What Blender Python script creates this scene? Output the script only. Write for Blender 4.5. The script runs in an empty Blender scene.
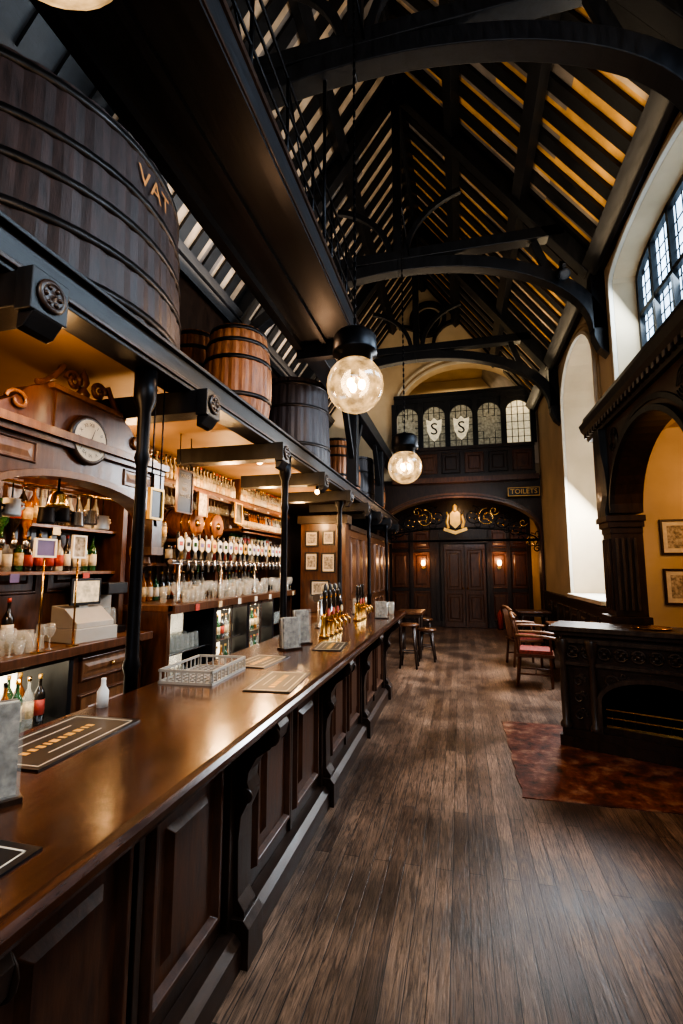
import bpy, bmesh, math, random
from mathutils import Vector, Matrix
random.seed(7)
S=bpy.context.scene
pi=math.pi
# ------------------------------------------------------------------ materials
def base(name):
    m=bpy.data.materials.new(name); m.use_nodes=True
    nt=m.node_tree; b=nt.nodes['Principled BSDF']
    return m,nt,b
def wood(name,c1,c2,rough=.45,sc=(6,6,1.2),coat=0,bump=.15,ns=4):
    m,nt,b=base(name); N=nt.nodes; L=nt.links
    tc=N.new('ShaderNodeTexCoord'); mp=N.new('ShaderNodeMapping'); mp.inputs['Scale'].default_value=sc
    n=N.new('ShaderNodeTexNoise'); n.inputs['Scale'].default_value=ns; n.inputs['Detail'].default_value=8; n.inputs['Roughness'].default_value=.65
    r=N.new('ShaderNodeValToRGB'); r.color_ramp.elements[0].position=.32; r.color_ramp.elements[1].position=.7
    r.color_ramp.elements[0].color=(*c1,1); r.color_ramp.elements[1].color=(*c2,1)
    L.new(tc.outputs['Object'],mp.inputs['Vector']); L.new(mp.outputs[0],n.inputs['Vector']); L.new(n.outputs['Fac'],r.inputs[0]); L.new(r.outputs[0],b.inputs['Base Color'])
    bp=N.new('ShaderNodeBump'); bp.inputs['Strength'].default_value=bump; bp.inputs['Distance'].default_value=.01
    L.new(n.outputs['Fac'],bp.inputs['Height']); L.new(bp.outputs[0],b.inputs['Normal'])
    mr=N.new('ShaderNodeMapRange'); mr.inputs['To Min'].default_value=max(.05,rough-.1); mr.inputs['To Max'].default_value=min(1,rough+.15)
    L.new(n.outputs['Fac'],mr.inputs[0]); L.new(mr.outputs[0],b.inputs['Roughness'])
    b.inputs['Coat Weight'].default_value=coat; b.inputs['Coat Roughness'].default_value=.15
    return m
def plain(name,c,rough=.5,metal=0,var=.15,ns=8,emit=None,es=0,bump=0,trans=0,coat=0):
    m,nt,b=base(name); N=nt.nodes; L=nt.links
    tc=N.new('ShaderNodeTexCoord'); n=N.new('ShaderNodeTexNoise'); n.inputs['Scale'].default_value=ns; n.inputs['Detail'].default_value=5
    r=N.new('ShaderNodeValToRGB')
    r.color_ramp.elements[0].position=.3; r.color_ramp.elements[1].position=.7
    r.color_ramp.elements[0].color=(*[x*(1-var) for x in c],1); r.color_ramp.elements[1].color=(*[min(1,x*(1+var)) for x in c],1)
    L.new(tc.outputs['Object'],n.inputs['Vector']); L.new(n.outputs['Fac'],r.inputs[0]); L.new(r.outputs[0],b.inputs['Base Color'])
    b.inputs['Roughness'].default_value=rough; b.inputs['Metallic'].default_value=metal
    b.inputs['Transmission Weight'].default_value=trans; b.inputs['Coat Weight'].default_value=coat
    if emit: b.inputs['Emission Color'].default_value=(*emit,1); b.inputs['Emission Strength'].default_value=es
    if bump:
        bp=N.new('ShaderNodeBump'); bp.inputs['Strength'].default_value=bump; bp.inputs['Distance'].default_value=.02
        L.new(n.outputs['Fac'],bp.inputs['Height']); L.new(bp.outputs[0],b.inputs['Normal'])
    return m
def floor_mat():
    m,nt,b=base('floor_boards'); N=nt.nodes; L=nt.links
    tc=N.new('ShaderNodeTexCoord'); sx=N.new('ShaderNodeSeparateXYZ'); cx=N.new('ShaderNodeCombineXYZ')
    L.new(tc.outputs['Object'],sx.inputs[0]); L.new(sx.outputs['Y'],cx.inputs['X']); L.new(sx.outputs['X'],cx.inputs['Y'])
    br=N.new('ShaderNodeTexBrick'); br.offset=.37; br.inputs['Scale'].default_value=1; br.inputs['Brick Width'].default_value=1.7
    br.inputs['Row Height'].default_value=.085; br.inputs['Mortar Size'].default_value=.002; br.inputs['Mortar Smooth'].default_value=.2
    br.inputs['Color1'].default_value=(.115,.070,.046,1); br.inputs['Color2'].default_value=(.235,.152,.100,1); br.inputs['Mortar'].default_value=(.012,.008,.006,1)
    L.new(cx.outputs[0],br.inputs['Vector'])
    mp=N.new('ShaderNodeMapping'); mp.inputs['Scale'].default_value=(24,1.5,1); L.new(tc.outputs['Object'],mp.inputs[0])
    n=N.new('ShaderNodeTexNoise'); n.inputs['Scale'].default_value=2.2; n.inputs['Detail'].default_value=9; n.inputs['Roughness'].default_value=.72; n.inputs['Distortion'].default_value=2.2
    L.new(mp.outputs[0],n.inputs['Vector'])
    r=N.new('ShaderNodeValToRGB'); r.color_ramp.elements[0].position=.38; r.color_ramp.elements[1].position=.62
    r.color_ramp.elements[0].color=(.26,.26,.28,1); r.color_ramp.elements[1].color=(1.45,1.4,1.35,1)
    L.new(n.outputs['Fac'],r.inputs[0])
    mx=N.new('ShaderNodeMix'); mx.data_type='RGBA'; mx.blend_type='MULTIPLY'; mx.inputs[0].default_value=1
    L.new(br.outputs['Color'],mx.inputs[6]); L.new(r.outputs[0],mx.inputs[7])
    n2=N.new('ShaderNodeTexNoise'); n2.inputs['Scale'].default_value=1.8; n2.inputs['Detail'].default_value=8; L.new(tc.outputs['Object'],n2.inputs['Vector'])
    r2=N.new('ShaderNodeValToRGB'); r2.color_ramp.elements[0].position=.38; r2.color_ramp.elements[1].position=.65
    r2.color_ramp.elements[0].color=(.45,.45,.48,1); r2.color_ramp.elements[1].color=(1.25,1.25,1.27,1); L.new(n2.outputs['Fac'],r2.inputs[0])
    mx2=N.new('ShaderNodeMix'); mx2.data_type='RGBA'; mx2.blend_type='MULTIPLY'; mx2.inputs[0].default_value=1
    L.new(mx.outputs[2],mx2.inputs[6]); L.new(r2.outputs[0],mx2.inputs[7]); L.new(mx2.outputs[2],b.inputs['Base Color'])
    mr=N.new('ShaderNodeMapRange'); mr.inputs['To Min'].default_value=.2; mr.inputs['To Max'].default_value=.5
    L.new(n2.outputs['Fac'],mr.inputs[0]); L.new(mr.outputs[0],b.inputs['Roughness'])
    ad=N.new('ShaderNodeMath'); ad.operation='MULTIPLY_ADD'; ad.inputs[1].default_value=-3
    L.new(br.outputs['Fac'],ad.inputs[0]); L.new(n.outputs['Fac'],ad.inputs[2])
    bp=N.new('ShaderNodeBump'); bp.inputs['Strength'].default_value=.35; bp.inputs['Distance'].default_value=.006
    L.new(ad.outputs[0],bp.inputs['Height']); L.new(bp.outputs[0],b.inputs['Normal'])
    return m
def hearth_mat():
    m,nt,b=base('worn_hearth_stone'); N=nt.nodes; L=nt.links
    tc=N.new('ShaderNodeTexCoord'); n=N.new('ShaderNodeTexNoise'); n.inputs['Scale'].default_value=6; n.inputs['Detail'].default_value=9; n.inputs['Roughness'].default_value=.7
    r=N.new('ShaderNodeValToRGB'); e=r.color_ramp.elements; e[0].position=.38; e[0].color=(.03,.016,.012,1); e[1].position=.68; e[1].color=(.34,.20,.13,1)
    x=r.color_ramp.elements.new(.52); x.color=(.15,.045,.027,1)
    L.new(tc.outputs['Object'],n.inputs['Vector']); L.new(n.outputs['Fac'],r.inputs[0]); L.new(r.outputs[0],b.inputs['Base Color'])
    b.inputs['Roughness'].default_value=.3
    bp=N.new('ShaderNodeBump'); bp.inputs['Strength'].default_value=.4; bp.inputs['Distance'].default_value=.01; L.new(n.outputs['Fac'],bp.inputs['Height']); L.new(bp.outputs[0],b.inputs['Normal'])
    return m
def emis(name,c,s,var=.0,ns=5):
    m=bpy.data.materials.new(name); m.use_nodes=True; nt=m.node_tree; nt.nodes.clear(); N=nt.nodes;L=nt.links
    o=N.new('ShaderNodeOutputMaterial'); e=N.new('ShaderNodeEmission'); e.inputs[0].default_value=(*c,1); e.inputs[1].default_value=s
    if var:
        tc=N.new('ShaderNodeTexCoord'); n=N.new('ShaderNodeTexNoise'); n.inputs['Scale'].default_value=ns; L.new(tc.outputs['Object'],n.inputs['Vector'])
        mr=N.new('ShaderNodeMapRange'); mr.inputs['From Min'].default_value=.3; mr.inputs['From Max'].default_value=.7; mr.inputs['To Min'].default_value=s*(1-var); mr.inputs['To Max'].default_value=s*(1+var)
        L.new(n.outputs['Fac'],mr.inputs[0]); L.new(mr.outputs[0],e.inputs[1])
    L.new(e.outputs[0],o.inputs[0]); return m
def globe_mat():
    m=bpy.data.materials.new('globe_glass'); m.use_nodes=True; nt=m.node_tree; nt.nodes.clear(); N=nt.nodes;L=nt.links
    o=N.new('ShaderNodeOutputMaterial'); e=N.new('ShaderNodeEmission'); t=N.new('ShaderNodeBsdfTransparent'); g=N.new('ShaderNodeBsdfGlossy')
    g.inputs['Roughness'].default_value=.08; e.inputs[0].default_value=(1,.60,.25,1)
    tc=N.new('ShaderNodeTexCoord'); n=N.new('ShaderNodeTexNoise'); n.inputs['Scale'].default_value=14; n.inputs['Detail'].default_value=4; L.new(tc.outputs['Object'],n.inputs['Vector'])
    mr=N.new('ShaderNodeMapRange'); mr.inputs['From Min'].default_value=.35; mr.inputs['From Max'].default_value=.7; mr.inputs['To Min'].default_value=.45; mr.inputs['To Max'].default_value=2.1
    L.new(n.outputs['Fac'],mr.inputs[0]); L.new(mr.outputs[0],e.inputs[1])
    m1=N.new('ShaderNodeMixShader'); m1.inputs[0].default_value=.5; L.new(t.outputs[0],m1.inputs[1]); L.new(e.outputs[0],m1.inputs[2])
    m2=N.new('ShaderNodeMixShader'); m2.inputs[0].default_value=.08; L.new(m1.outputs[0],m2.inputs[1]); L.new(g.outputs[0],m2.inputs[2])
    L.new(m2.outputs[0],o.inputs[0]); return m
def glass(name,c,a=.35,rough=.05):
    m=bpy.data.materials.new(name); m.use_nodes=True; nt=m.node_tree; nt.nodes.clear(); N=nt.nodes;L=nt.links
    o=N.new('ShaderNodeOutputMaterial'); t=N.new('ShaderNodeBsdfTransparent'); p=N.new('ShaderNodeBsdfPrincipled')
    t.inputs[0].default_value=(*[min(1,.6+.4*x) for x in c],1)
    p.inputs['Base Color'].default_value=(*c,1); p.inputs['Roughness'].default_value=rough
    m1=N.new('ShaderNodeMixShader'); m1.inputs[0].default_value=a
    tc=N.new('ShaderNodeTexCoord'); n=N.new('ShaderNodeTexNoise'); n.inputs['Scale'].default_value=20; L.new(tc.outputs['Object'],n.inputs['Vector'])
    mr=N.new('ShaderNodeMapRange'); mr.inputs['To Min'].default_value=a*.5; mr.inputs['To Max'].default_value=a*1.4; L.new(n.outputs['Fac'],mr.inputs[0]); L.new(mr.outputs[0],m1.inputs[0])
    L.new(t.outputs[0],m1.inputs[1]); L.new(p.outputs[0],m1.inputs[2]); L.new(m1.outputs[0],o.inputs[0]); return m

BLK=wood('black_oak',(.003,.0035,.005),(.010,.011,.014),.42)
BLKY=wood('black_oak_long',(.003,.0035,.005),(.011,.012,.016),.42,sc=(6,1.2,6))
DARK=wood('dark_oak',(.013,.007,.005),(.043,.021,.012),.38,coat=.1)
DARKY=wood('dark_oak_long',(.015,.008,.005),(.048,.022,.012),.38,sc=(6,1.2,6),coat=.1)
CARV=wood('carved_oak',(.022,.016,.013),(.080,.056,.042),.35,coat=.15)
BARP=wood('bar_front_panel',(.028,.010,.005),(.095,.036,.016),.38,coat=.1)
MAH=wood('mahogany',(.045,.016,.007),(.13,.050,.020),.33,coat=.25)
MAHL=wood('mahogany_light',(.10,.042,.018),(.23,.105,.045),.38,coat=.2)
TOP=wood('bar_top_varnish',(.020,.007,.004),(.100,.034,.013),.18,sc=(14,1.4,6),coat=.5,bump=.05)
BARREL=wood('barrel_oak',(.13,.042,.014),(.40,.16,.055),.45,sc=(9,9,1.2))
VAT=wood('vat_oak',(.014,.009,.008),(.052,.028,.024),.5,sc=(9,9,1.2),bump=.3)
VATD=wood('vat_dark',(.012,.010,.012),(.042,.036,.042),.5,sc=(9,9,1.2),bump=.3)
FLOOR=floor_mat()
CREAM=plain('cream_plaster',(.50,.39,.25),.8,var=.14,ns=1.5,bump=.05)
CREAMD=plain('aged_plaster',(.36,.26,.15),.8,var=.2,ns=1.5,bump=.05)
WHITEP=plain('white_stone_reveal',(.54,.48,.38),.75,var=.12,ns=2)
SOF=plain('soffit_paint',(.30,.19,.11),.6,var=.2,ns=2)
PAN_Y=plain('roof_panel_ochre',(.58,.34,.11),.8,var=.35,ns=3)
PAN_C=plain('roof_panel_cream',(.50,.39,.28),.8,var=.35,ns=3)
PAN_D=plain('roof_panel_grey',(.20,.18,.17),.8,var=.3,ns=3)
IRON=plain('black_iron',(.012,.012,.014),.4,.8,var=.3)
HOOP=plain('hoop_iron',(.04,.036,.035),.45,.85,var=.4)
BRASS=plain('brass',(.62,.38,.13),.25,1,var=.2)
GOLD=plain('gold_paint',(.75,.45,.12),.4,.3,var=.2)
GOLDT=plain('faded_gold_lettering',(.45,.20,.06),.5,.1,var=.3,ns=20)
STEEL=plain('steel',(.5,.5,.5),.25,1,var=.15)
WHITE=plain('white_enamel',(.75,.73,.68),.4,var=.05)
PAPER=plain('paper',(.68,.62,.50),.8,var=.1,ns=20)
PAPERB=plain('printed_paper',(.36,.32,.26),.8,var=.6,ns=34)
MENUC=plain('menu_card',(.20,.17,.14),.5,var=.9,ns=38)
BLKP=plain('black_print',(.01,.01,.012),.35,var=.2)
PURP=plain('purple_card',(.13,.10,.25),.5,var=.1)
RED=plain('red_upholstery',(.20,.04,.03),.55,var=.45,ns=30)
HEARTH=hearth_mat()
PLAST=plain('plastic_till',(.36,.34,.30),.45,var=.05)
SCREEN=plain('till_screen',(.5,.42,.3),.3,var=.5,ns=25,emit=(1,.8,.5),es=.25)
FRIDGE=emis('fridge_interior',(1,.86,.62),2.4,.3)
GCL=glass('clear_glass',(.8,.8,.74),.24)
GAMB=glass('amber_bottle',(.35,.12,.02),.8)
GGRN=glass('green_bottle',(.03,.10,.04),.85)
GWHT=plain('white_bottle',(.42,.39,.32),.2,var=.2,coat=.5)
GDRK=plain('dark_bottle',(.02,.015,.012),.12,var=.1,coat=.5)
LAB=plain('bottle_label',(.6,.45,.25),.6,var=.4,ns=40)
LABR=plain('red_label',(.40,.06,.04),.6,var=.25,ns=40)
DAY=emis('daylight_glass',(.55,.76,1.0),2.8,.3,3)
DAYL=emis('daylight_glass_tall',(.85,.92,1.0),3.0,.2,2)
STAIN=plain('stained_pane',(.26,.24,.18),.3,var=.6,ns=18,emit=(.8,.72,.5),es=.10)
STAINW=plain('stained_pane_lit',(.5,.45,.33),.3,var=.4,ns=14,emit=(1,.85,.55),es=.40)
BULB=emis('bulb',(1,.66,.30),28)
BULBS=emis('small_bulb',(1,.55,.22),14)
GLOBE=globe_mat()
# ------------------------------------------------------------------ mesh builder
class MB:
    def __init__(s,name): s.name=name; s.v=[]; s.f=[]; s.mi=[]; s.sm=[]; s.mats=[]; s.T=Matrix.Identity(4)
    def mid(s,m):
        if m not in s.mats: s.mats.append(m)
        return s.mats.index(m)
    def add(s,vs,fs,m,smooth=False):
        o=len(s.v); i=s.mid(m)
        s.v+= [s.T@Vector(p) for p in vs]
        for f in fs: s.f.append([o+k for k in f]); s.mi.append(i); s.sm.append(smooth)
    def box(s,x0,x1,y0,y1,z0,z1,m):
        s.add([(x0,y0,z0),(x1,y0,z0),(x1,y1,z0),(x0,y1,z0),(x0,y0,z1),(x1,y0,z1),(x1,y1,z1),(x0,y1,z1)],
              [(0,3,2,1),(4,5,6,7),(0,1,5,4),(1,2,6,5),(2,3,7,6),(3,0,4,7)],m)
    def prism(s,pts,ax,a0,a1,m,smooth=False):
        def P(p,a): return {'x':(a,p[0],p[1]),'y':(p[0],a,p[1]),'z':(p[0],p[1],a)}[ax]
        n=len(pts); vs=[P(p,a0) for p in pts]+[P(p,a1) for p in pts]
        s.add(vs,[tuple(range(n)),tuple(range(2*n-1,n-1,-1))]+[(i,(i+1)%n,n+(i+1)%n,n+i) for i in range(n)],m,smooth)
    def band(s,A,B,ax,a0,a1,m):
        def P(p,a): return {'x':(a,p[0],p[1]),'y':(p[0],a,p[1]),'z':(p[0],p[1],a)}[ax]
        n=len(A); vs=[P(p,a0) for p in A]+[P(p,a0) for p in B]+[P(p,a1) for p in A]+[P(p,a1) for p in B]
        fs=[]
        for i in range(n-1):
            fs+=[(i,i+1,n+i+1,n+i),(2*n+i,3*n+i,3*n+i+1,2*n+i+1),(i,2*n+i,2*n+i+1,i+1),(n+i,n+i+1,3*n+i+1,3*n+i)]
        fs+=[(0,n,3*n,2*n),(n-1,3*n-1,4*n-1,2*n-1)]
        s.add(vs,fs,m)
    def lathe(s,prof,c,m,seg=20,ax='z',smooth=True,staves=0,a0=0):
        vs=[];n=seg*(3 if staves else 1)
        if staves: n=staves*3
        for (r,z) in prof:
            for k in range(n):
                a=a0+2*pi*k/n; rr=r
                if staves and k%3==0: rr=r-.007
                p=(rr*math.cos(a),rr*math.sin(a),z)
                if ax=='x': p=(p[2],p[0],p[1])
                if ax=='y': p=(p[0],p[2],p[1])
                vs.append((c[0]+p[0],c[1]+p[1],c[2]+p[2]))
        fs=[]
        for j in range(len(prof)-1):
            for k in range(n): fs.append((j*n+k,j*n+(k+1)%n,(j+1)*n+(k+1)%n,(j+1)*n+k))
        if prof[0][0]>1e-4: fs.append(tuple(range(n-1,-1,-1)))
        if prof[-1][0]>1e-4: fs.append(tuple((len(prof)-1)*n+k for k in range(n)))
        s.add(vs,fs,m,smooth)
    def cyl(s,c,r,h,m,ax='z',seg=16): s.lathe([(r,0),(r,h)],c,m,seg,ax,smooth=False)
    def sph(s,c,r,m,seg=20,sz=1):
        s.lathe([(max(r*math.sin(pi*i/12),1e-5),-r*sz*math.cos(pi*i/12)) for i in range(13)],c,m,seg)
    def tube(s,path,r,m,seg=8):
        path=[Vector(p) for p in path]; n=len(path); vs=[]
        up=Vector((0,0,1))
        for i,p in enumerate(path):
            d=(path[min(i+1,n-1)]-path[max(i-1,0)])
            if d.length<1e-6: d=Vector((0,0,1))
            d.normalize(); a=up if abs(d.z)<.95 else Vector((1,0,0))
            u=d.cross(a).normalized(); w=d.cross(u)
            rr=r[i] if isinstance(r,(list,tuple)) else r
            for k in range(seg):
                t=2*pi*k/seg; vs.append(p+u*rr*math.cos(t)+w*rr*math.sin(t))
        fs=[(j*seg+k,j*seg+(k+1)%seg,(j+1)*seg+(k+1)%seg,(j+1)*seg+k) for j in range(n-1) for k in range(seg)]
        fs+=[tuple(range(seg)),tuple((n-1)*seg+k for k in range(seg))]
        s.add(vs,fs,m,True)
    def panel(s,o,u,n,w,h,m,m2=None,d=.02,fr=.03):
        o=Vector(o);u=Vector(u);n=Vector(n);z=Vector((0,0,1)); m2=m2 or m
        def Q(a,b,c): return o+u*a+z*b+n*c
        def rect(a,b,i,c): return [Q(a+i,b+i,c),Q(w-a-i,b+i,c),Q(w-a-i,h-b-i,c),Q(a+i,h-b-i,c)]
        rings=[rect(0,0,0,0),rect(0,0,fr*.3,d),rect(0,0,fr*.7,d),rect(0,0,fr,.003)]
        vs=sum(rings,[]); fs=[]
        for j in range(3):
            for k in range(4): fs.append((j*4+k,j*4+(k+1)%4,(j+1)*4+(k+1)%4,(j+1)*4+k))
        s.add(vs,fs,m2)
        g=min(w,h)*.12+fr
        rings=[rect(0,0,fr,.003),rect(0,0,g,.003),rect(0,0,g+.025,d*.8)]
        vs=sum(rings,[]); fs=[(8,9,10,11)]
        for j in range(2):
            for k in range(4): fs.append((j*4+k,j*4+(k+1)%4,(j+1)*4+(k+1)%4,(j+1)*4+k))
        s.add(vs,fs,m)
    def text(s,txt,size,m,fn,align='CENTER'):
        cu=bpy.data.curves.new('t','FONT'); cu.body=txt; cu.size=size; cu.align_x=align; cu.align_y='CENTER'; cu.resolution_u=3
        ob=bpy.data.objects.new('t',cu); S.collection.objects.link(ob); bpy.context.view_layer.update()
        me=bpy.data.meshes.new_from_object(ob.evaluated_get(bpy.context.evaluated_depsgraph_get()))
        s.add([fn(v.co.x,v.co.y) for v in me.vertices],[tuple(p.vertices) for p in me.polygons],m)
        bpy.data.objects.remove(ob); bpy.data.meshes.remove(me)
    def build(s,bevel=0,loc=None,rot=0,parent=None,fix=True):
        me=bpy.data.meshes.new(s.name); me.from_pydata([tuple(v) for v in s.v],[],s.f)
        for m in s.mats: me.materials.append(m)
        for p,i,q in zip(me.polygons,s.mi,s.sm): p.material_index=i; p.use_smooth=q
        if fix:
            bm=bmesh.new(); bm.from_mesh(me); bmesh.ops.recalc_face_normals(bm,faces=bm.faces); bm.to_mesh(me); bm.free()
        ob=bpy.data.objects.new(s.name,me); S.collection.objects.link(ob)
        if loc: ob.location=loc
        ob.rotation_euler[2]=rot
        if parent: ob.parent=parent
        if bevel:
            b=ob.modifiers.new('bevel','BEVEL'); b.width=bevel; b.segments=2; b.limit_method='ANGLE'; b.angle_limit=math.radians(50)
        return ob
def ell(cx,cz,a,b,t0,t1,n):
    return [(cx+a*math.cos(t0+(t1-t0)*i/n),cz+b*math.sin(t0+(t1-t0)*i/n)) for i in range(n+1)]
# ------------------------------------------------------------------ dimensions
XR=1.85; XL=-3.31; XC=-.73; SL=1.35; ZE=5.45; ZRID=ZE+SL*(XR-XC); YF=11.5; YB=-3.0; YR=13.5
TR=[.6,3.4,6.2,9.1]
f=MB('floor'); f.box(XL-.3,4.2,YB-.3,YR+.3,-.1,0,FLOOR); f.build()
h=MB('hearth_slab'); 
pts=[]
for (xa,ya_,xb,yb_) in ((.38,3.72,1.95,3.72),(1.95,3.72,1.95,5.42),(1.95,5.42,.38,5.42),(.38,5.42,.38,3.72)):
    for k in range(14): t_=k/14; pts.append((xa+(xb-xa)*t_+random.uniform(-.012,.012),ya_+(yb_-ya_)*t_+random.uniform(-.012,.012)))
h.prism(pts,'z',0,.006,HEARTH)
h.build()
w=MB('wall_left'); w.box(XL-.2,XL,YB,YR,0,ZE,DARK); w.build()
w=MB('wall_back'); w.box(XL-.2,XR+.4,YB-.2,YB,0,ZE,CREAMD); w.prism([(XL,ZE),(XR,ZE),(XC,ZRID)],'y',YB-.2,YB,CREAMD); w.build()
# ---- right wall
def archfill(w,y0,y1,zs,zt,ztop,x0,x1,m,n=16):
    A=ell((y0+y1)/2,zs,(y1-y0)/2,zt-zs,0,pi,n); B=[(p[0],ztop) for p in A]
    w.band(A,B,'x',x0,x1,m)
w=MB('wall_right'); x0,x1=XR,XR+.35; xd=XR+.72
def wb(y0,y1,z0,z1,m=CREAM,xx=None): w.box(x0,xx or x1,y0,y1,z0,z1,m)
SB=3.72
wb(YB,.9,0,ZE); wb(.9,3.1,0,SB); wb(3.1,3.62,0,ZE); archfill(w,.9,3.1,4.9,5.15,ZE,x0,x1,CREAM)
wb(3.62,5.85,3.1,SB); archfill(w,3.62,5.85,4.95,5.2,ZE,x0,x1,CREAM)
wb(5.85,6.0,3.1,ZE); wb(6.0,6.15,3.31,ZE); wb(6.151,6.7,0,ZE,xx=xd)
wb(6.7,8.75,0,1.12,xx=xd); archfill(w,6.7,8.75,4.4,5.1,ZE,x0,xd,CREAM); wb(8.75,YF-.001,0,ZE,CREAM,xx=xd)
w.box(x0,3.9,6.0,6.15,0,3.3,CREAM); w.box(3.75,3.9,2.65,6.0,0,3.2,CREAM); w.box(x1,3.9,2.5,2.65,0,3.2,CREAM); w.box(x1+.001,3.9,2.5,5.999,3.2,3.3,CREAMD)
w.build()
t=MB('trim_window_arches')
for (y0,y1,zb,zs,zt) in ((3.62,5.85,SB,4.95,5.2),(6.7,8.75,1.12,4.4,5.1)):
    for d,px in ((.0,.0),(.10,.05)):
        A=[(y1-.0+d,zb)]+ell((y0+y1)/2,zs,(y1-y0)/2+d,zt-zs+d,0,pi,20)+[(y0-d,zb)]
        B=[(y1+.05+d,zb)]+ell((y0+y1)/2,zs,(y1-y0)/2+.05+d,zt-zs+.05+d,0,pi,20)+[(y0-.05-d,zb)]
        t.band(A,B,'x',XR-.05+px*.4,XR-.001,CREAMD if px else WHITEP)
t.prism([(XR-.06,SB-.08),(XR-.001,SB-.08),(XR-.001,SB+.001),(XR+.29,SB+.14),(XR+.29,SB+.17),(XR-.06,SB)],'y',3.63,5.84,WHITEP)
t.box(XR-.12,XR+.6,6.75,8.7,1.121,1.18,WHITEP)
t.build(.006)
def window(name,y0,y1,zb,zs,zt,mat,xg,mull,trans,lat=.13):
    g=MB(name)
    A=[(y1,zb)]+ell((y0+y1)/2,zs,(y1-y0)/2,zt-zs,0,pi,16)+[(y0,zb)]
    g.prism(A,'x',xg,xg+.01,mat)
    B=[((p[0]-(y0+y1)/2)*.95+(y0+y1)/2,(p[1]-zb)*.96+zb+.0) for p in A]
    g.band(A,B,'x',xg-.06,xg-.005,BLK)
    g.box(xg-.07,xg-.004,y0,y1,zb,zb+.06,BLK)
    for i in range(1,mull):
        y=y0+(y1-y0)*i/mull; hh=zs+(zt-zs)*math.sqrt(max(0,1-((y-(y0+y1)/2)/((y1-y0)/2))**2)); g.box(xg-.06,xg-.004,y-.025,y+.025,zb,hh,BLK)
    for z in trans: g.box(xg-.055,xg-.004,y0,y1,z-.025,z+.025,BLK)
    y=y0+lat
    while y<y1:
        hh=zs+(zt-zs)*math.sqrt(max(0,1-((y-(y0+y1)/2)/((y1-y0)/2))**2)); g.box(xg-.012,xg-.002,y-.004,y+.004,zb,hh,IRON); y+=lat
    z=zb+lat
    while z<zs+.05: g.box(xg-.012,xg-.002,y0,y1,z-.004,z+.004,IRON); z+=lat
    g.build()
window('window_1',3.62,5.85,SB+.12,4.95,5.2,DAY,XR+.3,5,[4.5],.14)
window('unseen_window_2',.9,3.1,SB+.1,4.9,5.15,DAY,XR+.3,5,[4.5],.14)  # out-of-view window, put in to light the foreground floor
window('window_3',6.7,8.75,1.19,4.4,5.1,DAYL,XR+.66,4,[2.2,3.3],.18)
t=MB('wainscot_right')
for (a,b) in ((6.02,YF-.01),): 
    t.box(XR-.04,XR-.001,a,b,0,1.05,DARK); t.box(XR-.08,XR-.001,a,b,1.05,1.1,DARK); t.box(XR-.06,XR-.001,a,b,0,.14,DARK)
    y=a+.08
    while y+.5<b: t.panel((XR-.04,y,.22),(0,1,0),(-1,0,0),.48,.72,DARK); y+=.56
t.build(.003)
# ---- far wall
w=MB('wall_far'); y0,y1=YF,YF+.3
AX0,AX1=-1.96,1.78
w.box(XL,AX0,y0,y1,0,3.75,DARK); w.box(AX1,XR+.2,y0,y1,0,3.75,DARK)
A=ell((AX0+AX1)/2,2.45,(AX1-AX0)/2,.82,0,pi,24); w.band(A,[(p[0],3.75) for p in A],'y',y0,y1,DARK)
GX0,GX1=-1.42,1.70; zs=5.4; zt=6.62
w.box(XL,GX0,y0,y1,3.75,ZE,CREAM); w.box(GX1,XR+.2,y0,y1,3.75,ZE,CREAM)
A=ell((GX0+GX1)/2,zs,(GX1-GX0)/2,zt-zs,0,pi,24)
def roofz(x): return ZE+SL*(XR-x) if x>XC else ZE+SL*(x-XL)
w.band(A,[(p[0],max(roofz(p[0]),p[1]+.001)) for p in A],'y',y0,y1,CREAM)
w.prism([(XL,ZE),(GX0,ZE),(GX0,roofz(GX0))],'y',y0,y1,CREAM); w.prism([(GX1,ZE),(XR,ZE),(GX1,roofz(GX1))],'y',y0,y1,CREAM)
w.box(XL,XR+.35,YR,YR+.2,3.75,8.6,CREAM); w.box(XL,XR,y1,YR,3.6,3.72,DARK)
w.box(GX0-.4,GX0-.3,y1,YR,3.72,7.2,CREAM); w.box(XR,XR+.2,y1,YR,0,7.4,CREAM); w.box(XL,XR+.2,y1,YR,7.0,7.1,CREAMD)
w.box(XL,XR+.2,YR,YR+.2,0,3.75,DARK)
w.build()
t=MB('trim_gallery_arch')
for d,yy,m in ((0,.06,WHITEP),(.07,.03,CREAMD),(.14,.08,WHITEP)):
    A=[(min(GX1+d,XR-.12),4.0)]+ell((GX0+GX1)/2,zs,(GX1-GX0)/2+d*.6,zt-zs+d,0,pi,28)+[(GX0-d,4.0)]
    B=[(min(GX1+d+.06,XR-.02),4.0)]+ell((GX0+GX1)/2,zs,(GX1-GX0)/2+d*.6+.05,zt-zs+d+.06,0,pi,28)+[(GX0-d-.06,4.0)]
    t.band(A,B,'y',YF-yy,YF-.001,m)
for d in (0,.08):
    A=[(min(AX1+d,XR-.07),0.0)]+ell((AX0+AX1)/2,2.45,(AX1-AX0)/2+d*.3,.82+d,0,pi,28)+[(AX0-d,0.0)]
    B=[(min(AX1+d+.05,XR-.01),0.0)]+ell((AX0+AX1)/2,2.45,(AX1-AX0)/2+d*.3+.04,.87+d,0,pi,28)+[(AX0-d-.05,0.0)]
    t.band(A,B,'y',YF-.06+d*.4,YF-.001,MAH)
t.build(.004)
g=MB('gable_tracery')
A=ell(-.62,7.85,.36,.36,0,2*pi,32);B=ell(-.62,7.85,.46,.46,0,2*pi,32); g.band(A,B,'y',YF-.14,YF-.001,BLK)
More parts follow.
